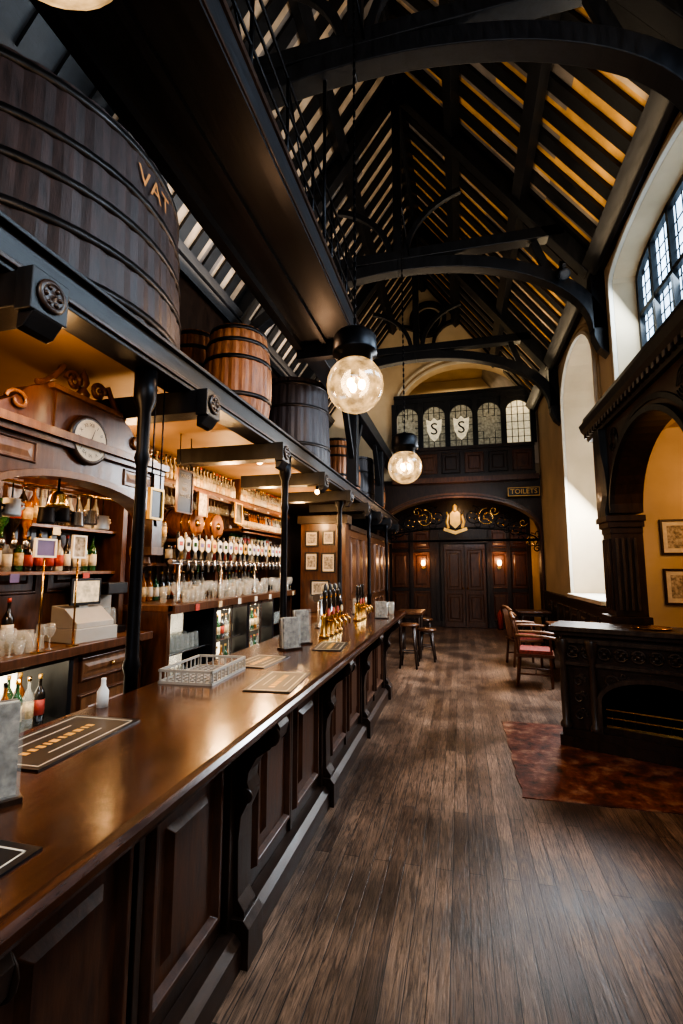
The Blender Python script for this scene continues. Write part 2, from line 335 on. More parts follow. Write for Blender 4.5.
g.prism(ell(-.62,7.85,.3,.3,0,2*pi-.2,30),'y',YF-.03,YF-.001,BLK)
for k in range(4):
    a=pi/4+k*pi/2; c=(-.62+.95*math.cos(a),7.85+.95*math.sin(a))
    A=ell(c[0],c[1],.5,.5,a+pi-.9,a+pi+.9,10);B=ell(c[0],c[1],.58,.58,a+pi-.9,a+pi+.9,10)
    if k>1: g.band(A,B,'y',YF-.12,YF-.001,BLK)
g.build()
# gallery front
g=MB('gallery_screen'); X0,X1=-1.5,1.74; yy=YF-.12
g.box(X0,X1,yy,YF-.001,3.72,4.5,DARK)
g.box(X0-.05,X1+.05,yy-.12,YF-.001,3.62,3.74,MAH); g.box(X0,X1,yy-.08,YF-.001,3.74,3.8,DARK); g.box(X0,X1,yy-.07,YF-.001,4.42,4.5,DARK)
n=6; wd=(X1-X0)/n
for i in range(n):
    g.panel((X0+i*wd+.05,yy,3.85),(1,0,0),(0,-1,0),wd-.1,.5,MAH if i%2 else DARK)
g.box(X0,X1,yy,YF-.001,5.66,5.82,BLK); g.box(X0,X1,yy-.06,YF-.001,5.78,5.86,BLK)
n=5; wd=(X1-X0)/n
for i in range(n+1):
    x=X0+i*wd; g.box(x-.06,x+.06,yy-.02,YF-.001,4.5,5.66,BLK)
for i in range(n):
    a=X0+i*wd+.06; b=a+wd-.12; m=STAINW if i==4 else STAIN
    g.box(a,b,YF-.02,YF-.001,4.5,5.66,m)
    A=ell((a+b)/2,5.3,(b-a)/2,.26,0,pi,12); g.band(A,[(p[0],5.66) for p in A],'y',YF-.08,YF-.021,BLK)
    for k in range(1,4): g.box(a+(b-a)*k/4-.008,a+(b-a)*k/4+.008,YF-.035,YF-.021,4.5,5.6,IRON)
    for k in range(1,6): g.box(a,b,YF-.035,YF-.021,4.5+k*.18,4.51+k*.18,IRON)
    c0=(a+b)/2
    if i<4:
        g.prism([(c0-.19,5.24),(c0-.17,4.95),(c0-.1,4.78),(c0,4.68),(c0+.1,4.78),(c0+.17,4.95),(c0+.19,5.24),(c0+.08,5.2),(c0,5.28),(c0-.08,5.2)],'y',YF-.045,YF-.036,STAINW if i in (1,2) else STAIN)
    if i in (1,2): g.text('S',.42,BLKP,lambda x,y,a=c0:(a+x,YF-.055,4.98+y))
g.build()
t=MB('toilets_sign')
t.box(1.10,1.78,YF-.31,YF-.29,3.22,3.42,GOLD); t.box(1.115,1.765,YF-.315,YF-.305,3.235,3.405,BLKP)
t.text('TOILETS',.155,GOLD,lambda x,y:(1.44+x,YF-.32,3.32+y)); t.box(1.2,1.24,YF-.29,YF-.06,3.3,3.34,IRON); t.box(1.64,1.68,YF-.29,YF-.06,3.3,3.34,IRON); t.build()
g=MB('panelling_far'); yq=YR-.001
for x in (-3.1,-2.5,-1.9,-1.3,.78,1.32):
    for (z,hh) in ((.2,.75),(1.05,1.0),(2.15,.5)): g.panel((x,YR-.01,z),(1,0,0),(0,-1,0),.48,hh,MAH)
g.box(XL+.01,XR-.01,YR-.06,yq,0,.15,DARK); g.box(XL+.01,XR-.01,YR-.08,yq,2.72,2.82,DARK)
for x in (-1.33,-.62,.80,1.27,1.79): g.box(x-.05,x+.05,YR-.05,yq,0,2.75,DARK)
g.build(.003)
d=MB('door_1'); 
for i in range(2):
    x=-.44+i*.56; d.box(x,x+.545,YR-.12,YR-.065,0.01,2.25,MAH)
    for (z,hh) in ((.15,.75),(1.0,1.1)):
        d.panel((x+.06,YR-.12,z),(1,0,0),(0,-1,0),.42,hh,MAH,MAH)
    d.sph((-.44+.5 if i==0 else .18,YR-.15,1.05),.03,BRASS)
d.box(-.52,-.45,YR-.14,YR-.065,0,2.35,DARK); d.box(.69,.76,YR-.14,YR-.065,0,2.35,DARK); d.box(-.55,.79,YR-.16,YR-.065,2.27,2.42,DARK)
d.build(.004)
def spiral(c,r,turns,sgn,y,a0=0,n=30):
    return [(c[0]+r*(1-.85*i/n)*math.cos(a0+sgn*2*pi*turns*i/n),y,c[1]+r*(1-.85*i/n)*math.sin(a0+sgn*2*pi*turns*i/n)) for i in range(n+1)]
g=MB('wrought_iron_scrollwork'); yy=YF+.12
cx=(AX0+AX1)/2
for sg in (-1,1):
    for k in range(5):
        r=.24-.018*k; c=(cx+sg*(.42+.32*k),2.84-.075*k*k*.5)
        g.tube(spiral(c,r*1.0,1.6,sg*(1 if k%2 else -1),yy,pi/2),.015,BRASS if k%3==1 else IRON,6)
        g.tube(spiral((c[0]+sg*.16,c[1]+.16),r*.55,1.2,-sg,yy+.01,0),.012,BRASS if k%2 else IRON,6)
        g.tube(spiral((c[0]+sg*.12,c[1]-.2),r*.5,1.2,sg,yy+.01,1),.012,IRON,6)
        for j in range(4): g.sph((c[0]+.09*math.cos(j*pi/2+.5),yy,c[1]+.09*math.sin(j*pi/2+.5)),.024,BRASS,8)
pts=[(p[0],yy,p[1]) for p in ell(cx,2.25,1.84,.3,0,pi,20)]
g.tube(pts,.02,IRON,6); g.tube([(AX0+.01,yy,2.25),(AX1-.01,yy,2.25)],.03,IRON,6)
g.prism([(cx-.12,2.66),(cx,2.54),(cx+.12,2.66),(cx+.12,2.90),(cx+.05,2.98),(cx,2.93),(cx-.05,2.98),(cx-.12,2.90)],'y',yy-.05,yy-.01,GOLD)
g.lathe([(.05,-.03),(.07,0),(.05,.04),(.06,.1),(.0001,.16)],(cx,yy-.03,2.98),GOLD,12)
g.prism([(cx-.28,2.5),(cx,2.40),(cx+.28,2.5),(cx+.26,2.57),(cx,2.48),(cx-.26,2.57)],'y',yy-.06,yy-.02,GOLD)
for sg in (-1,1): g.tube([(cx+sg*.16,yy-.03,2.55),(cx+sg*.2,yy-.03,2.7),(cx+sg*.16,yy-.03,2.85),(cx+sg*.2,yy-.03,2.95)],[.03,.04,.03,.015],GOLD,8)
g.build(fix=False)
def sconce(x,y,z):
    s=MB('wall_sconce')
    s.cyl((x,y-.02,z),.05,.02,BRASS,'y'); s.tube([(x,y-.02,z),(x,y-.1,z-.02),(x,y-.12,z+.05)],.01,BRASS)
    s.lathe([(.03,0),(.055,.05),(.045,.12),(.03,.14)],(x,y-.12,z+.05),BULBS,12); return s.build()
for x in (-1.0,1.02): sconce(x,YR-.055,1.62)
# ------------------------------------------------------------------ roof
slen=math.hypot(XR-XC,ZRID-ZE)
def RP(t,off,sg):
    X=XR+(XC-XR)*t; Z=ZE+(ZRID-ZE)*t
    nx,nz=-SL/math.hypot(1,SL),-1/math.hypot(1,SL)
    X+=nx*off; Z+=nz*off
    if sg<0: X=2*XC-X
    return X,Z
r=MB('ceiling')
for sg in (1,-1):
    a=RP(-.06,-.03,sg);b=RP(1.03,-.03,sg)
    r.add([(a[0],YB-.2,a[1]),(a[0],YR,a[1]),(b[0],YR,b[1]),(b[0],YB-.2,b[1])],[(0,1,2,3)],PAN_D)
    y=YB
    while y<YF:
        for j in range(4):
            t0=j/4;t1=(j+1)/4; a=RP(t0,0,sg);b=RP(t1,0,sg)
            q=random.random()
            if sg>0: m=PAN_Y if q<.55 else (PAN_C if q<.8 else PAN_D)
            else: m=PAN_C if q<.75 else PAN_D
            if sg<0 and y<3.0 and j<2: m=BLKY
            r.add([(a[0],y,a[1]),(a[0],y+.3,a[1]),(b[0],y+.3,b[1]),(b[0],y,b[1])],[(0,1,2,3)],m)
        y+=.3
r.build(fix=False)
r=MB('roof_rafters')
for sg in (1,-1):
    y=YB+.05
    while y<YF-.02:
        r.band([RP(0,.004,sg),RP(1,.004,sg)],[RP(0,.045,sg),RP(1,.045,sg)],'y',y,y+.145,BLK); y+=.3
    for t,wd,dp in ((.0,.16,.18),(.33,.11,.14),(.66,.11,.14),(.97,.12,.16)):
        A=[RP(t-.5*wd/slen*1.5,.045,sg),RP(t+.5*wd/slen*1.5,.045,sg)];B=[RP(t-.5*wd/slen*1.5,.045+dp,sg),RP(t+.5*wd/slen*1.5,.045+dp,sg)]
        r.band(A,B,'y',YB,YF-.01,BLKY)
r.box(XR-.16,XR-.001,YB,YF-.01,ZE-.12,ZE+.02,BLKY); r.box(XL+.001,XL+.2,YB,YF-.01,ZE-.14,ZE+.02,BLKY)
r.build(fix=False)
def truss(Y):
    t=MB('roof_truss'); a0,a1=Y-.085,Y+.085
    hz=4.36+1.6
    for sg in (1,-1):
        def M(p): return p if sg>0 else (2*XC-p[0],p[1])
        nx,nz=-SL/math.hypot(1,SL),-1/math.hypot(1,SL)
        e=(XR,ZE);q=(XC,ZRID)
        A=[(e[0]+nx*.05,e[1]+nz*.05),(q[0],q[1]-.05/abs(nz))];B=[(e[0]+nx*.24,e[1]+nz*.24),(q[0],q[1]-.24/abs(nz))]
        t.band([M(p) for p in A],[M(p) for p in B],'y',a0,a1,BLK)
        A=ell(XC,4.55,XR-XC,1.34,0,pi/2,18);B=ell(XC,4.55,XR-XC-.17,1.17,0,pi/2,18)
        t.band([M(p) for p in A],[M(p) for p in B],'y',a0,a1,BLK)
        t.prism([M(p) for p in ((XR,4.2),(XR,ZE),(XR-.16,ZE-.1),(XR-.16,4.45),(XR-.1,4.3))],'y',a0,a1,BLK)
        A=ell(XC+1.2,hz,1.13,.95,pi,pi/2+.3,10);B=ell(XC+1.2,hz,1.05,.87,pi,pi/2+.3,10)
        t.band([M(p) for p in A],[M(p) for p in B],'y',a0+.05,a1-.05,BLK)
        t.band([M((XR-.55,5.35)),M((XR-.75,5.9))],[M((XR-.64,5.3)),M((XR-.84,5.85))],'y',a0+.05,a1-.05,BLK)
    xr=(ZRID-hz)/SL
    t.box(XC-xr+.05,XC+xr-.05,a0,a1,hz-.08,hz+.07,BLK)
    t.box(XC-.06,XC+.06,a0+.02,a1-.02,hz,ZRID-.2,BLK)
    return t.build(.008)
for Y in TR: truss(Y)
s=MB('truss_housing'); s.T=Matrix.Translation((1.35,5.92,5.2))@Matrix.Rotation(.7,4,'X'); s.cyl((0,0,0),.07,.16,IRON,'y'); s.cyl((0,-.012,0),.055,.012,HOOP,'y'); s.box(-.02,.02,.06,.26,.03,.12,IRON); s.build()  # small dark housing on the truss, no lamp inside
# ------------------------------------------------------------------ catwalk
c=MB('suspended_catwalk'); ya,yb=-2.0,4.7
c.box(-1.60,-1.02,ya,yb,4.0,4.06,BLKY)
c.box(-1.06,-.98,ya,yb,3.93,4.18,BLKY); c.box(-1.66,-1.58,ya,yb,3.93,4.22,BLKY); c.box(-1.36,-1.31,ya,yb,3.96,4.01,BLKY)
c.box(-1.0,-.965,ya,yb,4.14,4.18,DARKY); c.box(-.985,-.97,ya,yb,3.95,3.97,DARKY)
c.box(-1.66,-.98,yb-.1,yb,3.85,4.2,BLK)
for z in (4.42,4.62,4.84): c.tube([(-1.02,ya,z),(-1.02,yb,z)],.011,IRON,6)
y=ya+.2
while y<yb:
    c.tube([(-1.02,y,4.1),(-1.02,y,4.86)],.012,IRON,6); y+=.55
for y in (.6,3.4):
    for x in (-1.0,-1.62): c.tube([(x,y,4.1),(x,y,5.75)],.015,IRON,6)
y=ya+.2
while y<yb-.6:
    c.tube([(-1.03,y,4.86),(-1.03,y+.55,4.22)],.007,IRON,5); y+=1.1
c.build()
b=MB('longitudinal_beam'); b.box(-1.62,-1.4,4.72,YF-.3,3.9,4.12,BLKY); 
for y in (6.7,9.1): b.box(-1.59,-1.43,y-.08,y+.08,2.8,3.9,BLK); b.band([(y+.08,3.2),(y+.6,3.9)],[(y+.08,3.32),(y+.48,3.9)],'x',-1.55,-1.47,BLK); b.band([(y-.08,3.2),(y-.6,3.9)],[(y-.08,3.32),(y-.48,3.9)],'x',-1.55,-1.47,BLK)
b.build(.008)
# ------------------------------------------------------------------ vat platform
JY=(.14,1.23,2.34,3.5,4.7,5.9,7.1,8.3,9.5,10.7)
p=MB('barrel_platform')
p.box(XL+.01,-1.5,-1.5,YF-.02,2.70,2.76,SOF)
p.box(-1.60,-1.45,-1.5,YF-.02,2.60,2.76,BLKY); p.box(-1.47,-1.42,-1.5,YF-.02,2.74,2.76,BLKY); p.box(-1.46,-1.435,-1.5,YF-.02,2.62,2.64,DARKY)
for y in JY:
    p.box(-2.3,-1.40,y-.065,y+.065,2.47,2.60,BLK); p.box(-1.41,-1.34,y-.075,y+.075,2.45,2.60,BLK)
    p.prism([(-1.41,2.45),(-1.34,2.45),(-1.38,2.40),(-1.41,2.39)],'y',y-.06,y+.06,BLK)
    p.lathe([(.058,0),(.058,.01),(.044,.016),(.039,.01),(.015,.01),(.0001,.022)],(-1.34,y,2.525),DARK,16,'x')
    for k in range(6): p.sph((-1.33,y+.029*math.cos(k*pi/3),2.525+.029*math.sin(k*pi/3)),.009,DARK,8)
p.build(.004)
for y in (1.98,3.95,5.95,8.0,10.0):
    q=MB('cast_iron_post'); x=-1.52
    q.lathe([(.055,0),(.055,.08),(.04,.12),(.031,1.1),(.042,1.14),(.031,1.18),(.027,2.1),(.038,2.14),(.03,2.18),(.033,2.38),(.055,2.44),(.055,2.595)],(x,y,0),IRON,16)
    q.build()
# ------------------------------------------------------------------ vats and barrels
def vat(x,y,z,r,hh,mat,hoops,taper=.06,txt=None,st=44):
    v=MB('wooden_vat')
    v.lathe([(r,0),(r*(1-taper*.5),hh*.5),(r*(1-taper),hh)],(0,0,0),mat,staves=st,smooth=False)
    for t in hoops:
        rr=r*(1-taper*t)+.006
        v.lathe([(rr-.03,-.02),(rr+.003,-.02),(rr,.02),(rr-.03,.02)],(0,0,hh*t),HOOP,st,smooth=True)
    if txt:
        rr=r*(1-taper*.78)+.006
        def fn(a,b): 
            an=math.radians(3)+a/rr; rr2=r*(1-taper*(.80+b/hh))+.01
            return (rr2*math.cos(an),rr2*math.sin(an),hh*.82+b)
        v.text(txt,.145,GOLDT,fn)
    return v.build(loc=(x,y,z),fix=True)
vat(-2.375,1.9,2.761,.92,.97,VAT,(.06,.28,.5,.70,.96),txt='VAT',st=46)
vat(-2.10,5.75,2.761,.5,1.22,VATD,(.06,.3,.7,.94),taper=.1,st=26)
vat(-2.05,9.3,2.761,.42,1.05,VATD,(.06,.3,.7,.94),taper=.1,st=24)
vat(-2.2,-.2,2.761,.7,.95,VAT,(.06,.3,.7,.94),st=36)
def barrel(x,y,z,r,hh,mat=BARREL,st=22):
    v=MB('wooden_barrel'); n=12
    prof=[(r*(.80+.20*math.sin(pi*i/n)),hh*i/n) for i in range(n+1)]
    v.lathe(prof,(0,0,0),mat,staves=st,smooth=False)
    for t in (.03,.16,.33,.67,.84,.97):
        def R(t): return r*(.80+.20*math.sin(pi*min(max(t,0),1)))+.004
        d=.03; v.lathe([(R(t)-.02,hh*t-d*.6),(R(t-.015)+.003,hh*t-d*.6),(R(t+.015)+.003,hh*t+d*.6),(R(t)-.02,hh*t+d*.6)],(0,0,0),HOOP,st*2)
    return v.build(loc=(x,y,z),rot=random.random())
barrel(-1.93,3.78,2.761,.31,.97); barrel(-2.50,3.98,2.761,.25,1.12); barrel(-1.9,7.25,2.761,.27,.90); barrel(-1.95,8.1,2.761,.26,.84); barrel(-2.7,4.75,2.761,.28,.85); barrel(-1.85,10.3,2.761,.27,.8)
# ------------------------------------------------------------------ bar counter
B=MB('bar_counter'); ya,yb=-1.4,6.2
prof=[(-1.45,1.0),(-.72,1.0),(-.70,1.005),(-.69,1.02),(-.69,1.035),(-.70,1.047),(-.72,1.052),(-1.45,1.052)]
B.prism(prof,'y',ya,yb,TOP)
B.prism([(-1.0,.955),(-.76,.955),(-.735,.975),(-.735,1.0),(-1.0,1.0)],'y',ya,yb-.02,DARKY)
B.box(-1.36,-.98,ya,yb-.06,0,.97,DARK)
B.prism([(-.98,.90),(-.93,.955),(-.98,.955)],'y',ya,yb-.06,DARKY)
B.prism([(-.98,0),(-.90,0),(-.90,.10),(-.93,.13),(-.98,.14)],'y',ya,yb-.04,DARKY)
cons=[.67-1.33,.67,2.0,3.33,4.66,6.02]
for y in cons:
    pr=[(-.99,.14),(-.90,.14),(-.90,.2),(-.93,.24),(-.935,.46),(-.925,.56),(-.895,.62),(-.885,.66),(-.90,.70),(-.895,.74),(-.86,.80),(-.80,.84),(-.765,.88),(-.755,.93),(-.77,.955),(-.99,.955)]
    B.prism(pr,'y',y-.055,y+.055,DARK)
    B.prism([(-.99,0),(-.87,0),(-.87,.15),(-.895,.18),(-.99,.18)],'y',y-.075,y+.075,DARK)
    B.box(-.99,-.95,y-.1,y+.1,.14,.95,DARK)
    B.lathe([(.04,0),(.05,.004),(.045,.012),(.0001,.014)],(-.80,y+.055,.90),DARK,14,'y'); B.lathe([(.04,0),(.05,-.004),(.045,-.012),(.0001,-.014)],(-.80,y-.055,.90),DARK,14,'y')
    B.lathe([(.03,0),(.03,-.012),(.0001,-.014)],(-.90,y-.055,.65),DARK,12,'y')
for i in range(len(cons)-1):
    a=cons[i]+.12; b=cons[i+1]-.12; wdt=(b-a)/2
    for k in range(2):
        yy=a+k*wdt+.03
        B.box(-.985,-.965,yy-.03,yy+.0,.14,.93,DARK)
        B.panel((-.98,yy+.02,.22),(0,1,0),(1,0,0),wdt-.08,.62,BARP,BARP,d=.03,fr=.045)
B.panel((-1.34,yb-.06,.2),(1,0,0),(0,1,0),.34,.66,MAH,DARK)
B.box(-1.44,-1.40,ya,yb,.88,1.0,DARKY)
B.build(.003)
def mat(x0,x1,y0,y1,rot=0):
    m=MB('bar_runner_mat'); cx,cy=(x0+x1)/2,(y0+y1)/2; a,b=(x1-x0)/2,(y1-y0)/2
    m.box(-a,a,-b,b,0,.005,BLKP); i=.018
    for (p,q,r_,s_) in ((-a+i,a-i,-b+i,-b+i+.004),(-a+i,a-i,b-i-.004,b-i),(-a+i,-a+i+.004,-b+i,b-i),(a-i-.004,a-i,-b+i,b-i)): m.box(p,q,r_,s_,.005,.0058,PAPER)
    k=-b*.65
    while k<b*.62:
        l=.012+.018*random.random(); m.box(-.012,.016,k,k+l*.8,.005,.0056,GOLD); k+=l+.008
    m.box(a*.45,a*.48,-b*.5,b*.5,.005,.0056,PAPER); m.box(-a*.45,-a*.42,-b*.5,b*.5,.005,.0056,PAPER)
    m.build(loc=(cx,cy,1.052),rot=rot)
mat(-1.40,-1.13,1.10,1.54,.03); mat(-1.07,-.81,.42,.82); mat(-1.27,-1.05,2.48,2.84,-.05); mat(-.98,-.76,2.02,2.42,.08); mat(-1.0,-.8,3.1,3.45,.1)
def menu(x,y,rot,w=.15,hh=.24):
    m=MB('menu_holder'); m.box(-w/2-.01,w/2+.01,-.05,.05,0,.012,DARK)
    for k in (-.02,0,.02): m.add([(-w/2,k,.012),(w/2,k,.012),(w/2,k+.02,hh),(-w/2,k+.02,hh),(-w/2,k+.004,.012),(w/2,k+.004,.012),(w/2,k+.024,hh),(-w/2,k+.024,hh)],[(0,1,2,3),(7,6,5,4),(0,4,5,1),(1,5,6,2),(2,6,7,3),(3,7,4,0)],MENUC if k else PAPER)
    m.add([(-w/2-.005,-.035,.01),(w/2+.005,-.035,.01),(w/2+.005,-.03,hh+.01),(-w/2-.005,-.03,hh+.01)],[(0,1,2,3)],GCL)
    m.build(loc=(x,y,1.052),rot=rot)
menu(-1.14,3.10,.9,.12,.21); menu(-1.14,3.34,.8,.11,.24); menu(-.86,5.2,.3,.12,.18); menu(-1.10,.92,1.0,.14,.22); menu(-1.2,5.6,.1,.12,.18)
g=MB('glass_rack'); 
for z in (0,.055): 
    for (a,b,c_,d_) in ((-.14,.14,-.2,-.19),(-.14,.14,.19,.2),(-.14,-.13,-.2,.2),(.13,.14,-.2,.2)): g.box(a,b,c_,d_,z,z+.012,PLAST)
for i in range(9): g.box(-.13+i*.0325-.003,-.13+i*.0325+.003,-.19,.19,.0,.008,PLAST)
for i in range(12): g.box(-.13,.13,-.18+i*.033-.003,-.18+i*.033+.003,.001,.009,PLAST)
for i in range(10):
    for sx in (-.137,.137): g.box(sx-.003,sx+.003,-.19+i*.042,-.184+i*.042,.01,.056,PLAST)
for i in range(8):
    for sy in (-.197,.197): g.box(-.13+i*.037,-.124+i*.037,sy-.003,sy+.003,.01,.056,PLAST)
g.build(loc=(-1.29,2.25,1.052),rot=.05)
def pump(x,y):
    p=MB('beer_pump'); p.lathe([(.045,0),(.045,.02),(.03,.04),(.028,.14),(.033,.16),(.028,.18),(.0001,.19)],(0,0,0),BRASS,16)
    p.lathe([(.008,0),(.008,.03),(.015,.05),(.018,.1),(.012,.14),(.016,.17),(.01,.19),(.0001,.195)],(0,0,.18),GDRK,14)
    p.tube([(.03,0,.13),(.09,0,.14),(.11,0,.11),(.11,0,.07)],.009,BRASS); p.cyl((.034,0,.2),.03,.008,random.choice([LAB,LABR,PAPER]),'x',14); p.cyl((.02,0,.19),.006,.02,BRASS,'x')
    p.build(loc=(x,y,1.052))
for i in range(4): pump(-1.06,3.66+.14*i)
for i in range(3): pump(-1.06,4.9+.14*i)
p=MB('beer_font'); p.lathe([(.05,0),(.05,.02),(.025,.04),(.025,.26)],(0,-.18,0),STEEL,14); p.lathe([(.05,0),(.05,.02),(.025,.04),(.025,.26)],(0,.18,0),STEEL,14)
p.cyl((0,-.3,.28),.035,.6,STEEL,'y'); 
for i in range(4):
    p.cyl((.03,-.24+.16*i,.28),.012,.06,BRASS,'x'); p.tube([(.08,-.24+.16*i,.28),(.09,-.24+.16*i,.22)],.01,STEEL); p.lathe([(.008,0),(.018,.05),(.015,.1),(.0001,.12)],(.07,-.24+.16*i,.29),BLKP,10); p.cyl((.035,-.24+.16*i,.36),.03,.012,LAB,'x')
p.build(loc=(-1.27,4.42,1.052))
# ------------------------------------------------------------------ glasses / bottles
def bottle(M,x,y,z,hh,r,mat,lab=None,cap=None,inv=False):
    pr=[(r*.9,0),(r,.01),(r,hh*.58),(r*.75,hh*.66),(r*.32,hh*.76),(r*.28,hh*.95),(r*.34,hh*.96),(r*.34,hh)]
    if inv: pr=[(a,hh-b) for a,b in pr][::-1]
    M.lathe(pr,(x,y,z),mat,8)
    if lab:
        a,b=(.15,.48) if not inv else (.52,.85); M.lathe([(r*1.03,hh*a),(r*1.03,hh*b)],(x,y,z),lab,8)
    if cap and not inv: M.lathe([(r*.36,hh*.93),(r*.36,hh*1.02)],(x,y,z),cap,8)
def pint(M,x,y,z,hh=.14,r=.038,inv=False):
    pr=[(r*.7,0),(r*.72,.005),(r,hh),(r*.95,hh),(r*.68,.01)]
    if inv: pr=[(a,hh-b) for a,b in pr]
    M.lathe(pr,(x,y,z),GCL,10)
def wine(M,x,y,z,s=1,inv=False):
    pr=[(.03*s,0),(.005*s,.008*s),(.005*s,.08*s),(.03*s,.11*s),(.036*s,.14*s),(.03*s,.19*s)]
    if inv: pr=[(a,-b) for a,b in pr]
    M.lathe(pr,(x,y,z),GCL,10)
cols=[(GAMB,LAB,BLKP),(GGRN,LAB,GOLD),(GWHT,LABR,BLKP),(GCL,PAPER,LABR),(GDRK,LAB,GOLD),(GAMB,PAPER,GOLD),(GDRK,LABR,GOLD),(GCL,LAB,BRASS),(GDRK,PAPER,LABR),(GGRN,PAPER,BLKP)]
K=MB('back_bar_counter')
K.box(XL+.01,-2.6,-1.0,3.62,1.02,1.06,MAHL); K.box(-2.64,-2.58,-1.0,3.62,1.0,1.062,MAH)
K.box(XL+.01,-2.68,-1.0,1.6,0,1.02,MAH); K.box(XL+.01,-2.68,2.85,3.62,0,1.02,MAH)
K.box(XL+.01,-3.1,1.6,2.85,0,1.02,FRIDGE); K.box(XL+.2,-2.68,1.6,2.85,0,.1,DARK); K.box(XL+.1,-2.68,1.6,2.85,.56,.58,STEEL); K.box(XL+.1,-2.66,1.6,1.64,.1,1.0,BLK); K.box(XL+.1,-2.66,2.81,2.85,.1,1.0,BLK); K.box(-2.7,-2.66,2.2,2.25,.1,1.0,BLK); K.box(-2.7,-2.66,1.6,2.85,.96,1.02,BLK)
y=2.92; K.panel((-2.68,y,.78),(0,1,0),(1,0,0),.62,.18,MAHL,MAH); K.panel((-2.68,y,.1),(0,1,0),(1,0,0),.62,.6,MAHL,MAH); K.sph((-2.65,y+.31,.87),.018,BRASS,10)
K.box(XL+.01,-2.45,3.7,6.85,1.22,1.27,MAHL); K.box(-2.5,-2.43,3.7,6.85,1.20,1.272,MAH)
K.box(XL+.01,-3.1,3.7,4.5,0,1.22,DARK); K.box(XL+.01,-2.85,4.5,6.1,0,1.22,FRIDGE); K.box(XL+.01,-3.1,6.1,6.85,0,1.22,DARK)
for y in (3.7,4.5,5.3,6.1,6.8): K.box(XL+.1,-2.5,y,y+.05,0,1.22,MAH if y in (3.7,6.8) else BLKP)
K.box(XL+.1,-2.5,3.7,6.85,0,.12,DARK)
for y in (4.55,4.90,5.35,5.70): K.box(-2.53,-2.50,y,y+.03,.12,1.19,STEEL)
for y0_,y1_ in ((4.55,5.30),(5.35,6.1)): K.box(-2.53,-2.50,y0_,y1_,1.15,1.19,STEEL); K.box(-2.53,-2.50,y0_,y1_,.12,.17,STEEL)
for z in (.47,.82): K.box(XL+.2,-2.56,3.72,6.85,z-.015,z,STEEL)
K.build(.003)
U=MB('back_bar_shelving')
U.box(XL+.01,-3.22,-1,6.9,1.065,2.69,MAH)
y=-.9
while y<6.7: U.panel((-3.22,y,1.4),(0,1,0),(1,0,0),.42,.9,MAH,MAH); y+=.5
for z in (1.55,1.9): U.box(-3.2,-2.98,-1,3.6,z,z+.025,MAHL)
U.box(-3.2,-2.9,3.8,6.9,1.62,1.65,MAHL); U.box(-3.2,-2.62,4.1,5.12,1.86,1.89,MAHL)
for y in (-.4,.9,3.62,3.74,5.3,6.88): U.box(-3.2,-2.92,y-.03,y+.03,1.275 if y>3.7 else 1.065,2.36,MAH)
U.box(-3.2,-2.55,3.2,6.85,2.37,2.40,MAHL); U.box(-2.6,-2.57,3.2,6.85,2.34,2.42,MAH)
U.box(-3.2,-2.60,5.35,6.85,2.06,2.09,MAHL); U.box(-2.63,-2.60,5.35,6.85,2.04,2.11,MAH)
for y in (3.22,5.2,6.83): U.box(-2.86,-2.58,y-.02,y+.02,2.36,2.68,MAH)
U.build(.002)
Bt=MB('bottle_display')
y=3.3
while y<6.78:
    q=random.choice([(GWHT,LAB,GOLD),(GCL,PAPER,GOLD),(GWHT,PAPER,BLKP),(GCL,LAB,LABR)])
    if abs(y-5.2)>.05: bottle(Bt,-2.64,y,2.402,.25,.028,*q)
    if abs(y-5.2)>.05: bottle(Bt,-2.74,y+.03,2.402,.25,.028,*random.choice(cols))
    if y>5.4: bottle(Bt,-2.68,y,2.092,.235,.028,*random.choice([q,cols[0],cols[4]]))
    y+=.068
y=-.8
while y<3.5:
    if min(abs(y-yy) for yy in (-.4,.9,3.62))>.07:
        bottle(Bt,-3.08,y+random.uniform(-.01,.01),1.575,random.uniform(.24,.31),random.uniform(.03,.038),*random.choice(cols))
        if 1.3<y<2.7:
            # inverted spirit bottles on optics
            bottle(Bt,-2.93,y,1.80,.26,.036,*random.choice(cols),inv=True); Bt.lathe([(.02,-.07),(.024,-.02),(.014,.0)],(-2.93,y,1.80),STEEL,8); Bt.box(-2.98,-2.94,y-.012,y+.012,1.76,1.92,BRASS)
        else: bottle(Bt,-3.08,y+random.uniform(-.01,.01),1.925,random.uniform(.24,.31),random.uniform(.03,.038),*random.choice(cols))
    y+=.088
y=3.88
while y<6.8:
    if abs(y-5.3)>.08: 
        if not 4.1<y<5.15: bottle(Bt,-3.05,y,1.65,random.uniform(.27,.31),.037,*random.choice(cols))
        bottle(Bt,-3.05,y,1.27,random.uniform(.27,.31),.037,*random.choice(cols))
    y+=.1
y=1.68
while y<2.78:
    for z in (.1,.58):
        for x in (-2.78,-2.95):
            if abs(y-2.22)>.06: bottle(Bt,x,y,z,.3,.034,*random.choice([cols[0],cols[5],cols[1],cols[6],cols[7]]))
    y+=.085
y=4.62
while y<6.05:
    for z in (.12,.47,.82):
        if abs(y-5.32)>.06: bottle(Bt,-2.68,y,z,.25,.032,*random.choice([cols[0],cols[5],cols[1],cols[6],cols[7],cols[3]]))
    y+=.1
for i in range(14):
    bottle(Bt,-2.98+random.uniform(-.08,.06),-.2+i*.11,1.06,random.uniform(.27,.34),.038,*random.choice(cols))
for i in range(9): bottle(Bt,-2.98+random.uniform(-.05,.05),1.5+i*.14,1.06,random.uniform(.22,.34),.036,*random.choice(cols))
y=3.9
while y<6.7:
    if abs(y-5.3)>.08 : bottle(Bt,-2.80,y,1.76 if not 4.1<y<5.15 else 1.55,.28,.036,*random.choice(cols),inv=True)
    y+=.11
Bt.build()
G=MB('glassware')
